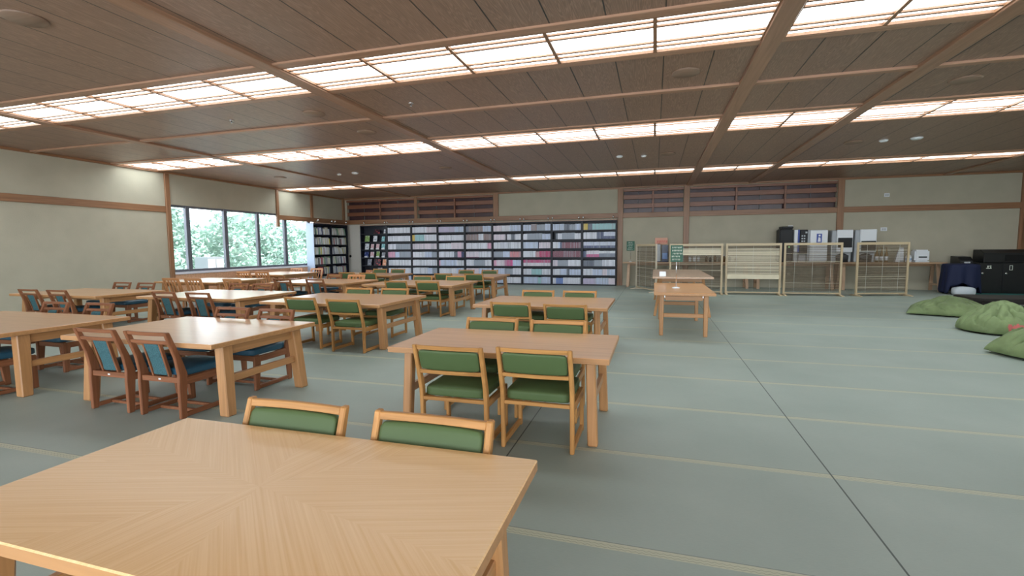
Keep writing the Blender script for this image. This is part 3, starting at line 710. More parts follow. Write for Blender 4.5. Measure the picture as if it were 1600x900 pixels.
for x, wd, z, h2, y, c, bi, r in near:
    o = bpy.data.objects.new('comic_book', UNIT[c]); COL.objects.link(o)
    o.location = (x+wd/2, y, z); o.scale = (wd, 1, h2)
    seen[(bi, r, c)] = seen.get((bi, r, c), 0)+1
    tag(o, '%s-spined comic, %s of its colour on the %s shelf, %s bay' % (COLS[c][0], ORD[seen[(bi, r, c)]-1], RN[r], BN[bi]), 'book', '%s comics, %s shelf, %s bay' % (COLS[c][0], RN[r], BN[bi]))
q = MB(); keys = list(BM)
for x, wd, z, h2, y, c, bi, r in rest:
    q.box(x, x+wd, y, y+.13, z, z+h2, keys.index(c))
o = q.build('comic_books', [BM[c] for c in keys]); tag(o, 'long rows of pale comic volumes filling the left bays of the black bookcases', 'books'); o['kind'] = 'stuff'

# face-out magazines in the leftmost bay
def cover_mat(name, a, b2, sc):
    m, n, l, b = new_mat(name); b.inputs['Roughness'].default_value = .3
    tc = n.new('ShaderNodeTexCoord'); t = n.new('ShaderNodeTexNoise'); t.inputs['Scale'].default_value = sc; l.new(tc.outputs['Object'], t.inputs['Vector'])
    r = n.new('ShaderNodeValToRGB'); r.color_ramp.interpolation = 'CONSTANT'; r.color_ramp.elements[0].color = (*a, 1); r.color_ramp.elements[1].position = .52; r.color_ramp.elements[1].color = (*b2, 1)
    l.new(t.outputs['Fac'], r.inputs['Fac']); l.new(r.outputs['Color'], b.inputs['Base Color']); return m
CV = dict(red=cover_mat('red_cover', (.03, .02, .03), (.6, .08, .10), 12), green=cover_mat('green_cover', (.25, .40, .12), (.5, .6, .4), 14), white=cover_mat('white_cover', (.75, .78, .85), (.15, .2, .3), 10),
          pink=cover_mat('pink_cover', (.7, .45, .5), (.8, .78, .85), 13), navy=cover_mat('navy_cover', (.02, .04, .18), (.3, .35, .6), 11), teal=cover_mat('teal_cover', (.2, .5, .55), (.7, .8, .85), 12),
          grey=cover_mat('grey_cover', (.25, .27, .33), (.6, .6, .68), 12), orange=cover_mat('orange_cover', (.75, .3, .15), (.85, .7, .6), 12))
FO = [(6, .62, 'red', .26, .15), (6, .95, 'white', .08, .16), (5, .22, 'green', .2, .24), (5, .55, 'white', .17, .23), (5, .88, 'teal', .14, .2), (4, .2, 'white', .18, .24), (4, .42, 'pink', .13, .22), (4, .64, 'pink', .14, .22), (4, .87, 'teal', .15, .22),
      (3, .16, 'navy', .2, .22), (3, .4, 'pink', .16, .22), (3, .64, 'green', .14, .24), (3, .87, 'grey', .15, .2), (2, .28, 'grey', .18, .24), (2, .6, 'red', .3, .24), (2, .9, 'orange', .16, .24), (1, .25, 'orange', .3, .13), (1, .7, 'grey', .2, .22), (0, .3, 'navy', .2, .22), (0, .75, 'white', .2, .22)]
bx0, bx1 = BAYS[0]+.05, BAYS[1]-.05
WC = plain('white_card', (.8, .82, .86), .6)
POSN = {}
for r, f, c, wd, hh in FO:
    x = bx0+(bx1-bx0)*f; x = max(bx0+wd/2+.01, min(x, bx1-wd/2-.01)); POSN[r] = POSN.get(r, 0)+1
    lb = '%s-covered magazine, %s from the left, %s shelf of the leftmost bookcase' % (c, ORD[POSN[r]-1], RN[r])
    t = thing('magazine', (x, FY+.025, H0+r*PITCH+.002), lb, 'magazine', 'face-out magazines in the leftmost bookcase')
    MB().hexa([(-wd/2, 0, 0), (wd/2, 0, 0), (wd/2, .012, 0), (-wd/2, .012, 0), (-wd/2, .05, hh), (wd/2, .05, hh), (wd/2, .062, hh), (-wd/2, .062, hh)]).build('cover', CV[c], t)
    MB().hexa([(-wd/2+.01, .013, .004), (wd/2-.01, .013, .004), (wd/2-.01, .02, .004), (-wd/2+.01, .02, .004), (-wd/2+.01, .063, hh-.01), (wd/2-.01, .063, hh-.01), (wd/2-.01, .07, hh-.01), (-wd/2+.01, .07, hh-.01)]).build('pages', PAGES, t)
    if r in (3, 4): tag(MB().box(x-.065, x+.065, FY+.012, FY+.016, H0+r*PITCH+.002, H0+r*PITCH+.055).build('price_card', WC), 'white card before the %s magazine, %s shelf of the leftmost bookcase' % (ORD[POSN[r]-1], RN[r]), 'card', 'white cards before the magazines')

# side bookcase standing against the window wall
t = thing('bookcase', (LX+.19, 15.9, 0), 'black two-bay bookcase of leaning books in the corner, its pale end panel facing the window', 'bookcase')
PALE = plain('pale_end_panel', (.50, .60, .78), .35)
SY0, SY1, SR = -1.02, .98, 6
MB().box(-.17, .15, SY0-.03, SY0, 0, 2.30).build('end_panel', PALE, t)
MB().box(-.17, .15, SY1, SY1+.03, 0, 2.30).build('side_panel', CASE, t); MB().box(-.17, .15, -.04, 0, 0, 2.27).build('divider', CASE, t)
MB().box(-.17, .15, SY0, SY1, 2.25, 2.30).build('top_panel', CASE, t); MB().box(-.17, -.155, SY0, SY1, 0, 2.25).build('back_panel', CASE, t)
for r in range(SR): MB().box(-.155, .145, SY0, SY1, .04+r*.37-.03, .04+r*.37).build('shelf', CASE, t)
SP = [('white', (.74, .76, .78)), ('cream', (.66, .62, .50)), ('grey', (.34, .36, .40)), ('green', (.14, .36, .18)), ('yellow', (.70, .60, .10)), ('red', (.45, .06, .08)), ('navy', (.05, .07, .2)), ('dark', (.06, .05, .06))]
SM = {a: mat_book('book_'+a, b2) for a, b2 in SP}
SU = {}
for a in SM:
    q = MB().box(-.20, 0, -.5, .5, 0, 1); q.bm.normal_update()
    for f in q.bm.faces: f.material_index = 1 if f.normal.z > .9 else 0
    SU[a] = q.mesh('book', [SM[a], PAGES])
HALF = ['left', 'right']
for r in range(SR):
    for hf in range(2):
        y = (SY0, 0.0)[hf]+.02; ye = (-.04, SY1)[hf]-.02
        if r == 0 and hf == 0: y += .3
        tilt = rb.choice([0, .08, .16]); y += .27*math.sin(tilt)
        while True:
            wd = rb.uniform(.028, .055); h2 = rb.uniform(.22, .29)
            a = rb.choices([s[0] for s in SP], [9, 4, 3, 1, .6, .6, 1, 1])[0]
            nt = rb.choice([0, .06, .14, .24]) if rb.random() < .15 else tilt
            if r == 1 and hf == 0 and -.95 < y < -.6: y = -.58
            y += max(0, h2+.02)*max(0, math.sin(nt)-math.sin(tilt))+.004; tilt = nt
            if y+wd/math.cos(tilt)+.01 > ye: break
            o = bpy.data.objects.new('book', SU[a]); COL.objects.link(o)
            # a leaning book tips back against the one already standing
            o.location = (LX+.19+.11+rb.uniform(-.01, .02), 15.9+y+wd/2/math.cos(tilt), .04+r*.37+wd/2*math.sin(tilt)+.002)
            o.rotation_euler = (tilt, 0, 0); o.scale = (1, wd, h2)
            rn = ['lowest', 'second lowest', 'third lowest', 'third highest', 'second highest', 'top'][r]
            seen[(r, hf, a, 'c')] = seen.get((r, hf, a, 'c'), 0)+1
            tag(o, '%s-spined book, %s of its colour, %s shelf, %s half of the corner bookcase' % (a, ORD[seen[(r, hf, a, 'c')]-1], rn, HALF[hf]), 'book', '%s books, %s shelf, %s half of the corner bookcase' % (a, rn, HALF[hf]))
            y += wd/math.cos(tilt)+.002

# rail with small clip spotlights above the bookcases
trim(MB().box(-11.42, -1.24, FY+.02, FY+.05, CASE_H+.002, CASE_H+.035).box(LX+.31, LX+.34, 14.9, 16.88, 2.302, 2.335), wood('lamp_rail_wood', (.45, .30, .22), 'x'))
SX = [-11.2, -10.26, -10.15, -9.17, -9.02, -7.98, -7.84, -6.9, -6.76, -5.82, -5.68, -4.7, -4.56, -3.66, -3.5, -2.56, -2.41, -1.38]
proto = None
for i, x in enumerate(SX):
    if proto is None:
        t = thing('spotlight', (0, 0, 0), '', 'spotlight'); proto = t
        MB().tube([(0, .02, 0), (0, .02, .07), (0, -.02, .10)], .007).build('arm', CHROME, t)
        MB().lathe([(.02, -.035), (.026, -.03), (.028, .02), (.012, .035), (.004, .036)], c=(0, -.04, .085), k=14).build('lamp_head', CHROME, t)
    else: t = copy_tree(proto)
    t.location = (x, FY+.02, CASE_H+.035); t['group'] = 'clip spotlights above the comic bookcases'
    t['label'] = 'small chrome clip spotlight above the black bookcases, %s from the left' % ORD[i]
for y in (15.1, 15.9, 16.1, 16.8):
    t = copy_tree(proto); t.location = (LX+.33, y, 2.335); t.rotation_euler = (0, 0, PI/2); t['group'] = 'clip spotlights above the corner bookcase'; t['label'] = 'small clip spotlight above the corner bookcase, %s from the window' % ORD[[15.1, 15.9, 16.1, 16.8].index(y)]

# ---------------------------------------------------------------- worktables along the back wall, right half
CT = wood('worktop_wood', (.46, .29, .17), 'x', rough=.45, var=.15)
LW_ = wood('pale_leg_wood', (.52, .34, .22), 'z', rough=.5, var=.12)
WZ = .84
WT = [(-1.02, 2.98, 'leftmost'), (3.0, 5.30, 'middle'), (5.32, 7.98, 'rightmost')]
WY = BY-.62
for x0, x1, nm in WT:
    t = thing('work_table', ((x0+x1)/2, WY+.28, 0), 'long wooden work table against the back wall, %s of three' % nm, 'table', 'work tables against the back wall')
    hw = (x1-x0)/2
    MB().box(-hw, hw, -.28, .27, WZ-.045, WZ).build('tabletop', CT, t, bevel=.004)
    for s in (-1, 1):
        xx = s*(hw-.16 if hw > 1.5 else hw-.13)
        for sy in (-1, 1): MB().bar((xx, sy*.25, 0), (xx-s*.03, sy*.13, WZ-.045), .085, .035, (0, 1, 0)).build('leg', LW_, t, bevel=.003)
        MB().box(xx-.03-.012*s, xx+.03-.012*s, -.19, .19, .17, .22).build('stretcher', LW_, t)
    MB().box(-hw+.2, hw-.2, -.012, .012, WZ-.12, WZ-.045).build('apron', CT, t)
# short uprights seen between the screens
# ---------------------------------------------------------------- things on the worktables
SIGNG = plain('green_board', (.015, .10, .06), .5)
INK = plain('white_ink', (.8, .85, .75), .6)
REDM = plain('red_print', (.65, .05, .05), .5)
def lines(mb, w2, z0, z1, y, rows, rs, chars=7):
    for i in range(rows):
        z = z1-(z1-z0)*(i+.5)/rows; h2 = (z1-z0)/rows*.28; x = -w2*rs.uniform(.6, .9); xe = w2*rs.uniform(.55, .9)
        while x < xe:
            cw = (2*w2)/chars*.62
            mb.box(x, x+cw*.25, y-.002, y, z-h2, z+h2).box(x, x+cw, y-.002, y, z+h2*.4, z+h2*.75)
            if rs.random() < .6: mb.box(x+cw*.5, x+cw*.7, y-.002, y, z-h2, z+h2*.5)
            x += cw*1.45
    return mb
rs = random.Random(5)
t = thing('notice_stand', (.345, 8.25, .67), 'dark green notice on a slim post standing on the end-on table', 'sign')
MB().lathe([(.005, 0), (.06, 0), (.062, .012), (.02, .022), (.005, .022)], k=20).build('base', WHITE, t)
MB().tube([(0, 0, .02), (0, 0, .62)], .007).build('pole', CHROME, t)
p = MB().box(-.095, .095, -.008, 0, .43, .70).build('board', SIGNG, t, bevel=.002)
lines(MB(), .085, .445, .685, -.008, 5, rs).build('lettering', INK, p)
t = thing('card_stand', (.16, 9.9, .77), 'small white card stand at the near end of the paler table', 'card')
MB().hexa([(-.06, -.03, 0), (.06, -.03, 0), (.06, -.024, 0), (-.06, -.024, 0), (-.06, -.002, .09), (.06, -.002, .09), (.06, .004, .09), (-.06, .004, .09)]).build('card', WC, t)
MB().box(-.06, .06, -.03, .03, 0, .004).build('foot', WC, t)
ys = WY+.18
t = thing('notice_stand', (-.78, WY+.22, WZ), 'green notice on a thin post at the left end of the work tables', 'sign')
MB().lathe([(.005, 0), (.05, 0), (.05, .012), (.005, .018)], k=16).build('base', WHITE, t); MB().tube([(0, 0, .015), (0, 0, .6)], .007).build('pole', CHROME, t)
p = MB().box(-.13, .13, -.01, 0, .38, .70).build('board', SIGNG, t); lines(MB(), .11, .40, .68, -.01, 5, rs).build('lettering', INK, p)
t = thing('display_box', (.20, WY+.28, WZ), 'dark display case topped by a red and white printed header', 'display')
MB().box(-.16, .25, -.11, .11, 0, .02).box(.03, .23, -.1, .1, .02, .56).build('case', plain('case_dark', (.01, .02, .06), .2), t, bevel=.006)
MB().box(.05, .21, -.112, -.1, .1, .3).build('window_panel', plain('blue_glass', (.03, .12, .35), .15), t)
p = MB().box(-.19, .21, -.02, .0, .58, .80).build('header', plain('header_card', (.70, .35, .25), .5), t)
MB().box(-.15, -.01, -.02, 0, 0.02, .6).build('support', GREYW, t)
lines(MB(), .19, .60, .74, -.02, 1, rs, 5).build('lettering', REDM, p)
t = thing('display_box', (.8, WY+.3, WZ), 'small chrome dispenser peeking above the second screen', 'dispenser')
MB().box(-.14, .14, -.09, .09, 0, .5).build('body', plain('soft_grey', (.35, .36, .36), .4), t, bevel=.02)
for s in (-1, 1): MB().lathe([(.01, 0), (.04, 0), (.045, .06), (.02, .1), (.005, .1)], c=(s*.07, 0, .5), k=12).build('knob', CHROME, t)
for i, x in enumerate((1.12, 1.25, 1.38)):
    t = thing('cup_stack', (x, WY+.2, WZ), '%s stack of white cups seen under the raised blind' % ('left', 'middle', 'right')[i], 'cups', 'stacks of white cups')
    MB().lathe([(.035, 0), (.045, .10), (.042, .10), (.046, .12), (.043, .12), (.048, .17), (.04, .17)], k=16).build('cups', WHITE, t); MB().lathe([(.036, 0), (.052, .004), (.03, .006)], c=(0, 0, .168), k=16).build('rim', GREYW, t)
BR = plain('amber_glass', (.12, .06, .02), .2)
for i, (x, h2, m2) in enumerate([(1.62, .2, BR), (1.74, .16, BLACK), (1.88, .22, BR), (2.02, .15, plain('tin', (.3, .25, .18), .3, metal=.5)), (2.15, .2, BR), (2.32, .19, BLACK), (2.5, .15, BR)]):
    t = thing('condiment_jar', (x, WY+.2+.05*(i % 2), WZ), '%s dark jar from the left in the row behind the second screen' % ORD[i], 'jar', 'jars and bottles on the left work table')
    MB().lathe([(.01, 0), (.04, 0), (.042, h2*.7), (.02, h2*.85), (.02, h2), (.01, h2)], k=12).build('body', m2, t)
    MB().lathe([(.005, 0), (.024, 0), (.024, .02), (.005, .02)], c=(0, 0, h2), k=12).build('lid', GREYW, t)
# coffee machine
t = thing('coffee_machine', (3.88, WY+.27, WZ), 'tall black coffee machine, leftmost of the drink machines', 'coffee machine')
MB().box(-.19, .2, -.22, .2, 0, 1.02).build('body', BLACK, t, bevel=.03, seg=3); MB().box(-.13, .19, -.2, .19, 1.02, 1.10).build('bean_hopper', BLACK, t, bevel=.02)
MB().box(-.13, .15, -.235, -.22, .05, .45).build('drip_bay', CASE, t); MB().box(.07, .10, -.223, -.219, .45, .48).build('lamp', emit('green_led', (.2, 1, .1), .6), t)
t = thing('drink_dispenser', (4.15, WY+.27, WZ), 'narrow white dispenser with blue side, right of the black coffee machine', 'dispenser')
MB().box(-.06, .04, -.25, .15, .30, .99).build('body', WHITE, t, bevel=.012); MB().box(.04, .09, -.24, .14, .30, .99).build('side_cover', BLUE, t, bevel=.01)
MB().box(-.05, .08, -.15, .15, 0, .30).build('foot', GREYW, t, bevel=.01)
t = thing('drink_dispenser', (4.37, WY+.27, WZ), 'slim black dispenser between the blue-white one and the big white one', 'dispenser')
MB().box(-.12, .10, -.2, .18, .25, .99).build('body', BLACK, t, bevel=.015); MB().box(-.11, .09, -.12, .18, 0, .25).build('foot', GREYW, t, bevel=.01)
k4 = MB(); k4.box(.03, .08, -.205, -.2, .88, .93)
for i in range(3):
    for j in range(2): k4.box(-.07+j*.06, -.03+j*.06, -.205, -.2, .62+i*.08, .66+i*.08)
k4.build('keypad', GREYW, t)
t = thing('water_server', (4.74, WY+.27, WZ), 'big white water server with a small blue sign on its front', 'dispenser')
MB().box(-.27, .25, -.18, .2, 0, .98).build('body', plain('server_side', (.45, .47, .5), .4), t, bevel=.02, seg=2); MB().box(-.22, .25, -.25, -.18, .02, .97).build('front', WHITE, t, bevel=.015)
p = MB().box(-.05, .09, -.256, -.25, .58, .86).build('sign', BLUE, t); MB().prism_y([(-.02, .62), (.06, .62), (.05, .74), (.0, .76), (-.01, .70)], -.26, -.256).prism_y([(0, .78), (.05, .78), (.05, .83), (0, .83)], -.26, -.256).build('mark', WHITE, p)
for i, (x, lb) in enumerate(((5.39, 'left one of the two white towel units with a dark window'), (5.99, 'right one of the two white towel units with a dark window'))):
    t = thing('towel_dispenser', (x, WY+.27, WZ), lb, 'dispenser', 'white units with dark windows')
    MB().box(-.27, .25, -.16, .2, 0, .96).build('body', plain('unit_side', (.42, .44, .47), .4), t, bevel=.02); MB().box(-.16, .26, -.24, -.16, .30, .97).build('front', WHITE, t, bevel=.015)
    MB().box(-.13, .24, -.252, -.24, .44-.1*i, .73-.1*i).build('window_panel', BLACK, t, bevel=.03, seg=3)
    MB().lathe([(.02, 0), (.20, 0), (.21, .20), (.12, .27), (.02, .28)], c=(.02, -.04, .0), k=20).build('hopper', plain('smoked', (.05, .05, .055), .25), t)
for i, x in enumerate((6.31, 6.43, 6.55)):
    t = thing('syrup_bottle', (x, WY+.14, WZ), '%s brown syrup bottle behind the tilted screen' % ('left', 'middle', 'right')[i], 'bottle', 'brown syrup bottles')
    MB().lathe([(.01, 0), (.042, 0), (.042, .24), (.015, .32), (.015, .38), (.01, .38)], k=14).build('body', plain('syrup', (.26, .15, .05), .25), t)
    MB().lathe([(.0435, .05), (.0435, .17), (.043, .17)], k=14).build('label_band', WC, t)
    MB().tube([(0, 0, .38), (0, 0, .45), (-.05, -.02, .44)], .009).build('pump', plain('pump', (.35, .25, .1), .4), t)
t = thing('paper_bag', (6.90, WY+.22, WZ), 'white folded paper cone standing at the right of the tilted screen', 'paper')
MB().hexa([(-.12, -.05, 0), (.10, -.05, 0), (.10, .06, 0), (-.12, .06, 0), (.0, -.01, .43), (.10, -.01, .43), (.10, .02, .43), (.0, .02, .43)]).build('bag', WC, t, bevel=.004); MB().box(-.0, .1, -.06, -.05, .02, .05).build('fold', GREYW, t)
t = thing('hand_sanitizer', (7.10, WY+.14, WZ), 'white pump bottle beside the small white printer', 'bottle')
MB().lathe([(.01, 0), (.07, 0), (.075, .02), (.075, .17), (.03, .22), (.02, .23)], k=18).build('body', WHITE, t); MB().tube([(0, 0, .23), (0, 0, .30), (-.06, -.02, .295)], .012).build('pump', WHITE, t)
MB().lathe([(.0765, .06), (.0765, .12), (.076, .12)], k=18).build('label_band', plain('pale_blue', (.4, .55, .75), .4), t)
t = thing('receipt_printer', (7.43, WY+.25, WZ), 'small rounded white printer at the right end of the work tables', 'printer')
MB().box(-.19, .17, -.15, .15, .02, .36).build('body', WHITE, t, bevel=.04, seg=3); MB().box(-.1, .1, -.156, -.15, .13, .17).build('slot', CASE, t); MB().box(-.2, .15, -.19, .1, 0, .03).build('tray', WHITE, t, bevel=.008)

# ---------------------------------------------------------------- wooden frames with bamboo blinds
FR = wood('screen_frame_wood', (.56, .44, .28), 'z', rough=.5, var=.1)
FRX = wood('screen_frame_wood_x', (.56, .44, .28), 'x', rough=.5, var=.1)
FW = wood('pale_screen_wood', (.66, .58, .46), 'z', rough=.5, var=.1)
BAM = plain('bamboo_split', (.13, .092, .058), .6, var=.25, vscale=15)
BAMP = plain('bamboo_pale', (.78, .69, .52), .6, var=.04, vscale=6)
CORD = plain('white_cord', (.7, .7, .65), .7)
def screen(x0, y0, x1, y1, label, kind='full', H=1.42, fm=FR, lean=0):
    a, b = Vector((x0, y0, 0)), Vector((x1, y1, 0)); L = (b-a).length; ang = math.atan2(y1-y0, x1-x0)
    t = thing('blind_screen', tuple((a+b)/2), label, 'screen', 'wooden screens with bamboo blinds', ang)
    hw = L/2
    for s in (-1, 1):
        MB().box(s*hw-.025-.02*s, s*hw+.025-.02*s, -.018, .018, .03, H).build('post', fm, t, bevel=.003)
        MB().prism_x([(-.22, 0), (.22, 0), (.22, .02), (.04, .045), (-.04, .045), (-.22, .02)], s*hw-.03-.02*s, s*hw+.03-.02*s).build('foot', fm, t, bevel=.003)
    MB().box(-hw+.04, hw-.04, -.016, .016, H-.065, H).build('top_rail', FRX, t, bevel=.003); MB().box(-hw+.04, hw-.04, -.014, .014, .05, .085).build('bottom_rail', FRX, t, bevel=.003)
    m = MB(); r2 = random.Random(int(abs(x0)*100)+3); z = .13 if kind != 'half' else .47
    top = H-.07; m.mi = 0
    while z < top:
        th = r2.uniform(.0045, .0075); dense = z < H-.14 and (kind == 'half' or (kind == 'top' and z > 1.13))
        g = .0085 if dense else r2.choice([.0095, .0105, .012, .017])
        sag = r2.uniform(-.003, .003)
        m.mi = 1 if ((dense and r2.random() > .22) or r2.random() < .05) else 0
        if dense: th = .0068
        m.hexa([(-hw+.05, -.006, z+sag), (hw-.05, -.006, z-sag), (hw-.05, -.003, z-sag), (-hw+.05, -.003, z+sag), (-hw+.05, -.006, z+th+sag), (hw-.05, -.006, z+th-sag), (hw-.05, -.003, z+th-sag), (-hw+.05, -.003, z+th+sag)])
        z += g
    if kind in ('half', 'top'): m.mi = 1; zz = .44 if kind == 'half' else 1.10; m.box(-hw+.045, hw-.045, -.014, .006, zz, zz+.12 if kind == 'half' else zz+.04)
    m.build('blind', [BAM, BAMP], t)
    c = MB()
    for f in (-.62, 0, .62): c.box(f*hw-.002, f*hw+.002, -.010, -.007, .09, top)
    c.build('cords', CORD, t)
    return t
screen(-.55, 15.9, .06, 14.62, 'pale-framed bamboo screen turned away at the left end', fm=FW, H=1.43)
screen(.42, 14.55, 1.83, 14.55, 'bamboo screen behind the end-on tables, its blind rolled nearly to the top', kind='top')
screen(1.91, 14.55, 3.30, 14.58, 'bamboo screen with a dense pale blind lowered halfway', kind='half')
screen(3.37, 14.60, 4.76, 14.66, 'thin bamboo screen before the big white water server')
screen(5.12, 14.75, 6.42, 15.10, 'separate slanting bamboo screen at the right end')

# ---------------------------------------------------------------- floor things at right
BAGM = plain('green_beanbag_cloth', (.19, .25, .11), .8, bump=.2, bscale=60, var=.2, vscale=5)
BAGL = plain('pale_green_cloth', (.20, .32, .20), .8, var=.1, vscale=6)
PRINT = plain('red_print_cloth', (.55, .13, .12), .7)
def beanbag(loc, sx, sy, h, rz, label, seed, peak=(0, 0), mat=None, print_at=None, name='bean_bag', cat='bean bag', grp='green bean bags', pinch=.16, sharp=.75, rnd=0):
    """a slumped square sack: pointed corners, creases running from the gathered peak"""
    t = thing(name, loc, label, cat, grp, rz); rr = random.Random(seed); ph = [rr.uniform(0, 6) for _ in range(8)]
    N = 56; m = MB(); px, py = peak
    def pt(u, v, up):
        ex = 1-pinch*(1-v*v)*abs(u)**2; ey = 1-pinch*(1-u*u)*abs(v)**2
        X, Y = u*ex, v*ey
        X, Y = X*(1-rnd+rnd*math.sqrt(1-v*v/2)), Y*(1-rnd+rnd*math.sqrt(1-u*u/2))
        body = max(0, 1-abs(u)**2.4)**sharp*max(0, 1-abs(v)**2.4)**sharp
        dx, dy = u-px, v-py; d = math.hypot(dx, dy); a = math.atan2(dy, dx)
        if not up: return (X*sx/2, Y*sy/2, .012+.05*h*(1-body))
        cr = math.sin(a*6+ph[0]+1.6*math.sin(d*4+ph[1])); cr2 = math.sin(a*13+ph[2]+d*5)
        fold = -.26*math.exp(-(cr/.28)**2)*min(1, d*3)-.11*math.exp(-(cr2/.35)**2)*min(1, d*2)+.03*math.sin(u*11+v*7+ph[3])+.08
        z = body*(.74+.34*math.exp(-d*d*5)+fold)
        return (X*sx/2+.012*cr*body, Y*sy/2+.012*cr2*body, max(.014, .012+.05*h*(1-body)+z*h))
    top = {}; bot = {}
    for i in range(N+1):
        for j in range(N+1):
            u, v = -1+2*i/N, -1+2*j/N; u = math.copysign(abs(u)**.8, u); v = math.copysign(abs(v)**.8, v)
            edge = i in (0, N) or j in (0, N)
            top[i, j] = m.bm.verts.new(pt(u, v, True)); bot[i, j] = top[i, j] if edge else m.bm.verts.new(pt(u, v, False))
    for i in range(N):
        for j in range(N):
            for D in (top, bot):
                try: f = m.bm.faces.new([D[i, j], D[i+1, j], D[i+1, j+1], D[i, j+1]]); f.smooth = True
                except ValueError: pass
    me = m.mesh('cover', mat or BAGM)
    if print_at:
        me.materials.append(PRINT)
        for p in me.polygons:
            c = p.center
            if abs(c.x-print_at[0]) < .11+.02*math.sin(c.y*40) and abs(c.z-print_at[1]) < .045+.012*math.sin(c.x*60) and c.y < 0: p.material_index = 1
    o = bpy.data.objects.new('cover', me); COL.objects.link(o); o.parent = t
    hx_, hy_ = px*sx/2, py*sy/2
    MB().tube([(hx_-.03, hy_, h*.93), (hx_-.01, hy_, h*1.07), (hx_+.04, hy_+.01, h*1.06), (hx_+.07, hy_+.02, h*.94)], .010).build('handle', plain('dark_green_webbing', (.04, .10, .04), .8), t)
    return t
beanbag((5.50, 11.25, 0), 1.35, 1.15, .30, -.45, 'green bean bag farthest left, nearest the slanting screen', 1, (.0, .25), sharp=.5, rnd=.25, pinch=.08)
beanbag((5.22, 9.15, 0), 1.20, .95, .41, .12, 'green bean bag with a small red print in front of the black low table', 2, (-.15, .1), print_at=(-.18, .13), sharp=.40, pinch=.0, rnd=.75)
beanbag((4.62, 7.15, 0), 1.20, 1.0, .46, .30, 'green bean bag with a red print cut off by the right edge, nearest one', 4, (.3, .1), print_at=(-.30, .17), sharp=.5, pinch=.04, rnd=.45)
beanbag((6.75, 11.0, 0), .8, .6, .24, .2, 'flat pale green cushion behind the middle bean bag', 7, (.1, .1), mat=BAGL, name='floor_cushion', cat='cushion', grp='floor cushions at the right')
beanbag((6.30, 9.95, 0), .85, .6, .30, .3, 'black cushion behind the bean bags at the right edge', 8, (.2, .1), mat=plain('black_cloth', (.015, .017, .02), .8), name='floor_cushion', cat='cushion', grp='floor cushions at the right')

BW_ = plain('black_lacquer', (.016, .011, .010), .5)
t = thing('low_table', (7.75, 12.75, 0), 'low black lacquered table behind the bean bags', 'table')
poly = [(-1.3, -.35), (-1.2, -.5), (1.3, -.5), (1.3, .5), (-1.2, .5), (-1.3, .35)]
MB().prism_z(poly, .16, .225).build('tabletop', BW_, t, bevel=.012, seg=2); MB().box(-1.18, 1.2, -.42, .42, .10, .16).build('apron', BW_, t)
for s in (-1, 1):
    for s2 in (-1, 1): MB().box(s*1.14-.06, s*1.14+.06, s2*.38-.06, s2*.38+.06, 0, .16).build('leg', BW_, t, bevel=.01)
tag(MB().box(7.9, RX-.1, 14.6, 16.2, 0, .012).build('floor_mat', plain('teal_mat', (.02, .16, .15), .8), bevel=.004), 'teal mat on the floor before the black cabinets', 'mat')

# black cabinets
CB = plain('black_cabinet', (.010, .011, .013), .35)
t = thing('waste_cabinet', (9.06, 16.55, 0), 'black two-door waste cabinet with small white pictograms by the right wall', 'cabinet')
MB().box(-.50, .55, -.25, .30, 0, .84).build('body', CB, t, bevel=.01)
for i, s in enumerate((-.5, .02)):
    dr = MB().box(s+.01, s+.50, -.268, -.25, .03, .82).build('door', CB, t, bevel=.004)
    hd = MB().lathe([(.005, -.012), (.028, -.012), (.03, 0), (.005, 0)], k=14)
    for v in hd.bm.verts: v.co = Vector((v.co.x, v.co.z, v.co.y))+Vector((s+.07, -.28, .55))
    hd.build('knob', CHROME, dr)
    pc = MB()
    if i == 0: pc.box(.17+s, .23+s, -.27, -.268, .74, .76).box(.15+s, .27+s, -.27, -.268, .68, .70).box(.18+s, .20+s, -.27, -.268, .70, .745).box(.24+s, .26+s, -.27, -.268, .70, .77)
    else: pc.box(.14+s, .15+s, -.27, -.268, .64, .77).box(.20+s, .21+s, -.27, -.268, .64, .77).box(.14+s, .21+s, -.27, -.268, .76, .77).box(.14+s, .21+s, -.27, -.268, .64, .65)
    pc.build('pictogram', INK, dr)
t = thing('waste_bin_hood', (9.20, 16.6, .84), 'black hooded bin top standing on the two-door cabinet', 'bin')
hh = MB().prism_x([(-.25, 0), (.25, 0), (.25, .36), (-.05, .36), (-.25, .26)], -.52, .50).build('hood', CB, t, bevel=.015)
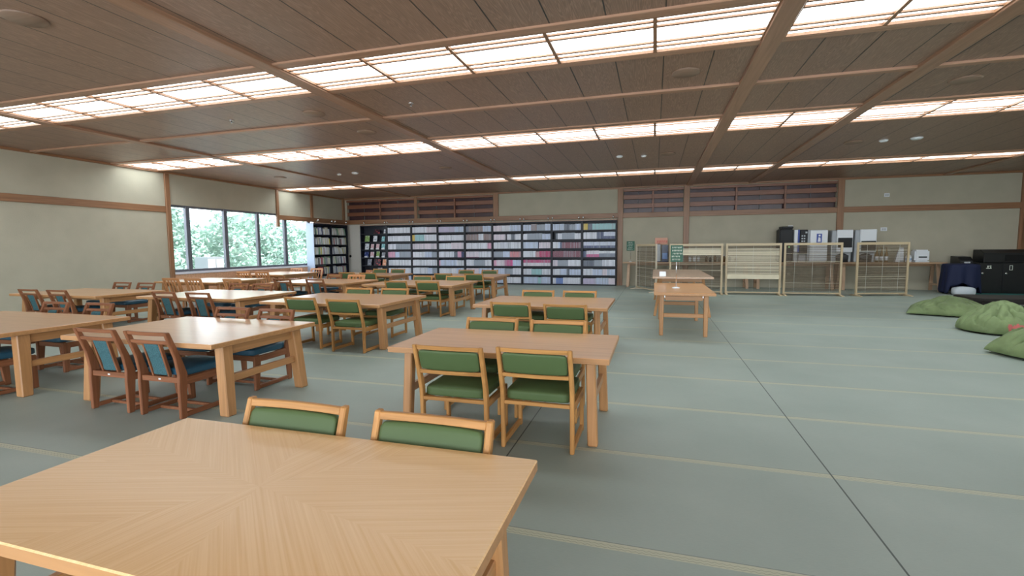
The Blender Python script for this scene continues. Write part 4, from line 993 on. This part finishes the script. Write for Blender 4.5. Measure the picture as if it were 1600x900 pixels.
MB().box(-.05, .42, -.262, -.25, .04, .22).build('opening', plain('bin_opening', (.002, .002, .002), .9), t)
t = thing('storage_box', (8.38, 16.72, 0), 'black sloping-lidded box left of the two-door cabinet', 'cabinet')
MB().prism_x([(-.22, 0), (.26, 0), (.26, 1.02), (-.1, 1.0), (-.22, .88)], -.155, .155).build('body', CB, t, bevel=.012); MB().box(-.06, .08, -.228, -.22, .82, .86).build('label_plate', GREYW, t)

# navy cloth over a stool, white bag under it
NAVY = plain('navy_cloth', (.004, .009, .045), .75, bump=.1, bscale=80)
t = thing('draped_stool', (8.02, 16.05, 0), 'stool draped with a navy cloth, left of the black cabinets', 'stool')
m = MB(); N2 = 72
def drape(u, v):
    a = 2*PI*u; e = 6; cx2, cy2 = math.cos(a), math.sin(a); k6 = (abs(cx2)**e+abs(cy2)**e)**(-1/e)
    zt = .83
    if v < .3: f = v/.3; return (cx2*k6*.35*f, cy2*k6*.27*f, zt-.02*f*f+.006*math.sin(a*3))
    f = (v-.3)/.7; fold = .035*math.sin(a*9)*f
    hem = .32+.14*math.cos(a*2)+.12*math.cos(a*4+.5) if cy2 < 0.2 else .1
    drop = zt-.02-f*(zt-.02-max(.03, hem if abs(cx2) < .72 else .02))
    return (cx2*k6*(.35+.025*f+fold), cy2*k6*(.27+.02*f+fold), drop)
m.grid(drop if False else drape, N2, 18)
bmesh.ops.remove_doubles(m.bm, verts=m.bm.verts[:], dist=1e-4)
cl = m.build('cloth', NAVY, t); sm = cl.modifiers.new('thickness', 'SOLIDIFY'); sm.thickness = .006
for sx in (-1, 1):
    for sy in (-1, 1): MB().box(sx*.25-.02, sx*.25+.02, sy*.2-.02, sy*.2+.02, 0, .78).build('leg', BLACK, t)
MB().box(-.28, .28, -.23, .23, .78, .80).build('seat', BLACK, t)
o = MB().cushion(-.24, .24, -.16, .10, 0, .20, dome=.03, e=4).build('plastic_bag', plain('white_bag', (.62, .66, .72), .5, bump=.5, bscale=12), loc=(7.9, 15.64, 0)); tag(o, 'white plastic bag on the floor under the navy cloth', 'bag')

# scratches on the foreground table top
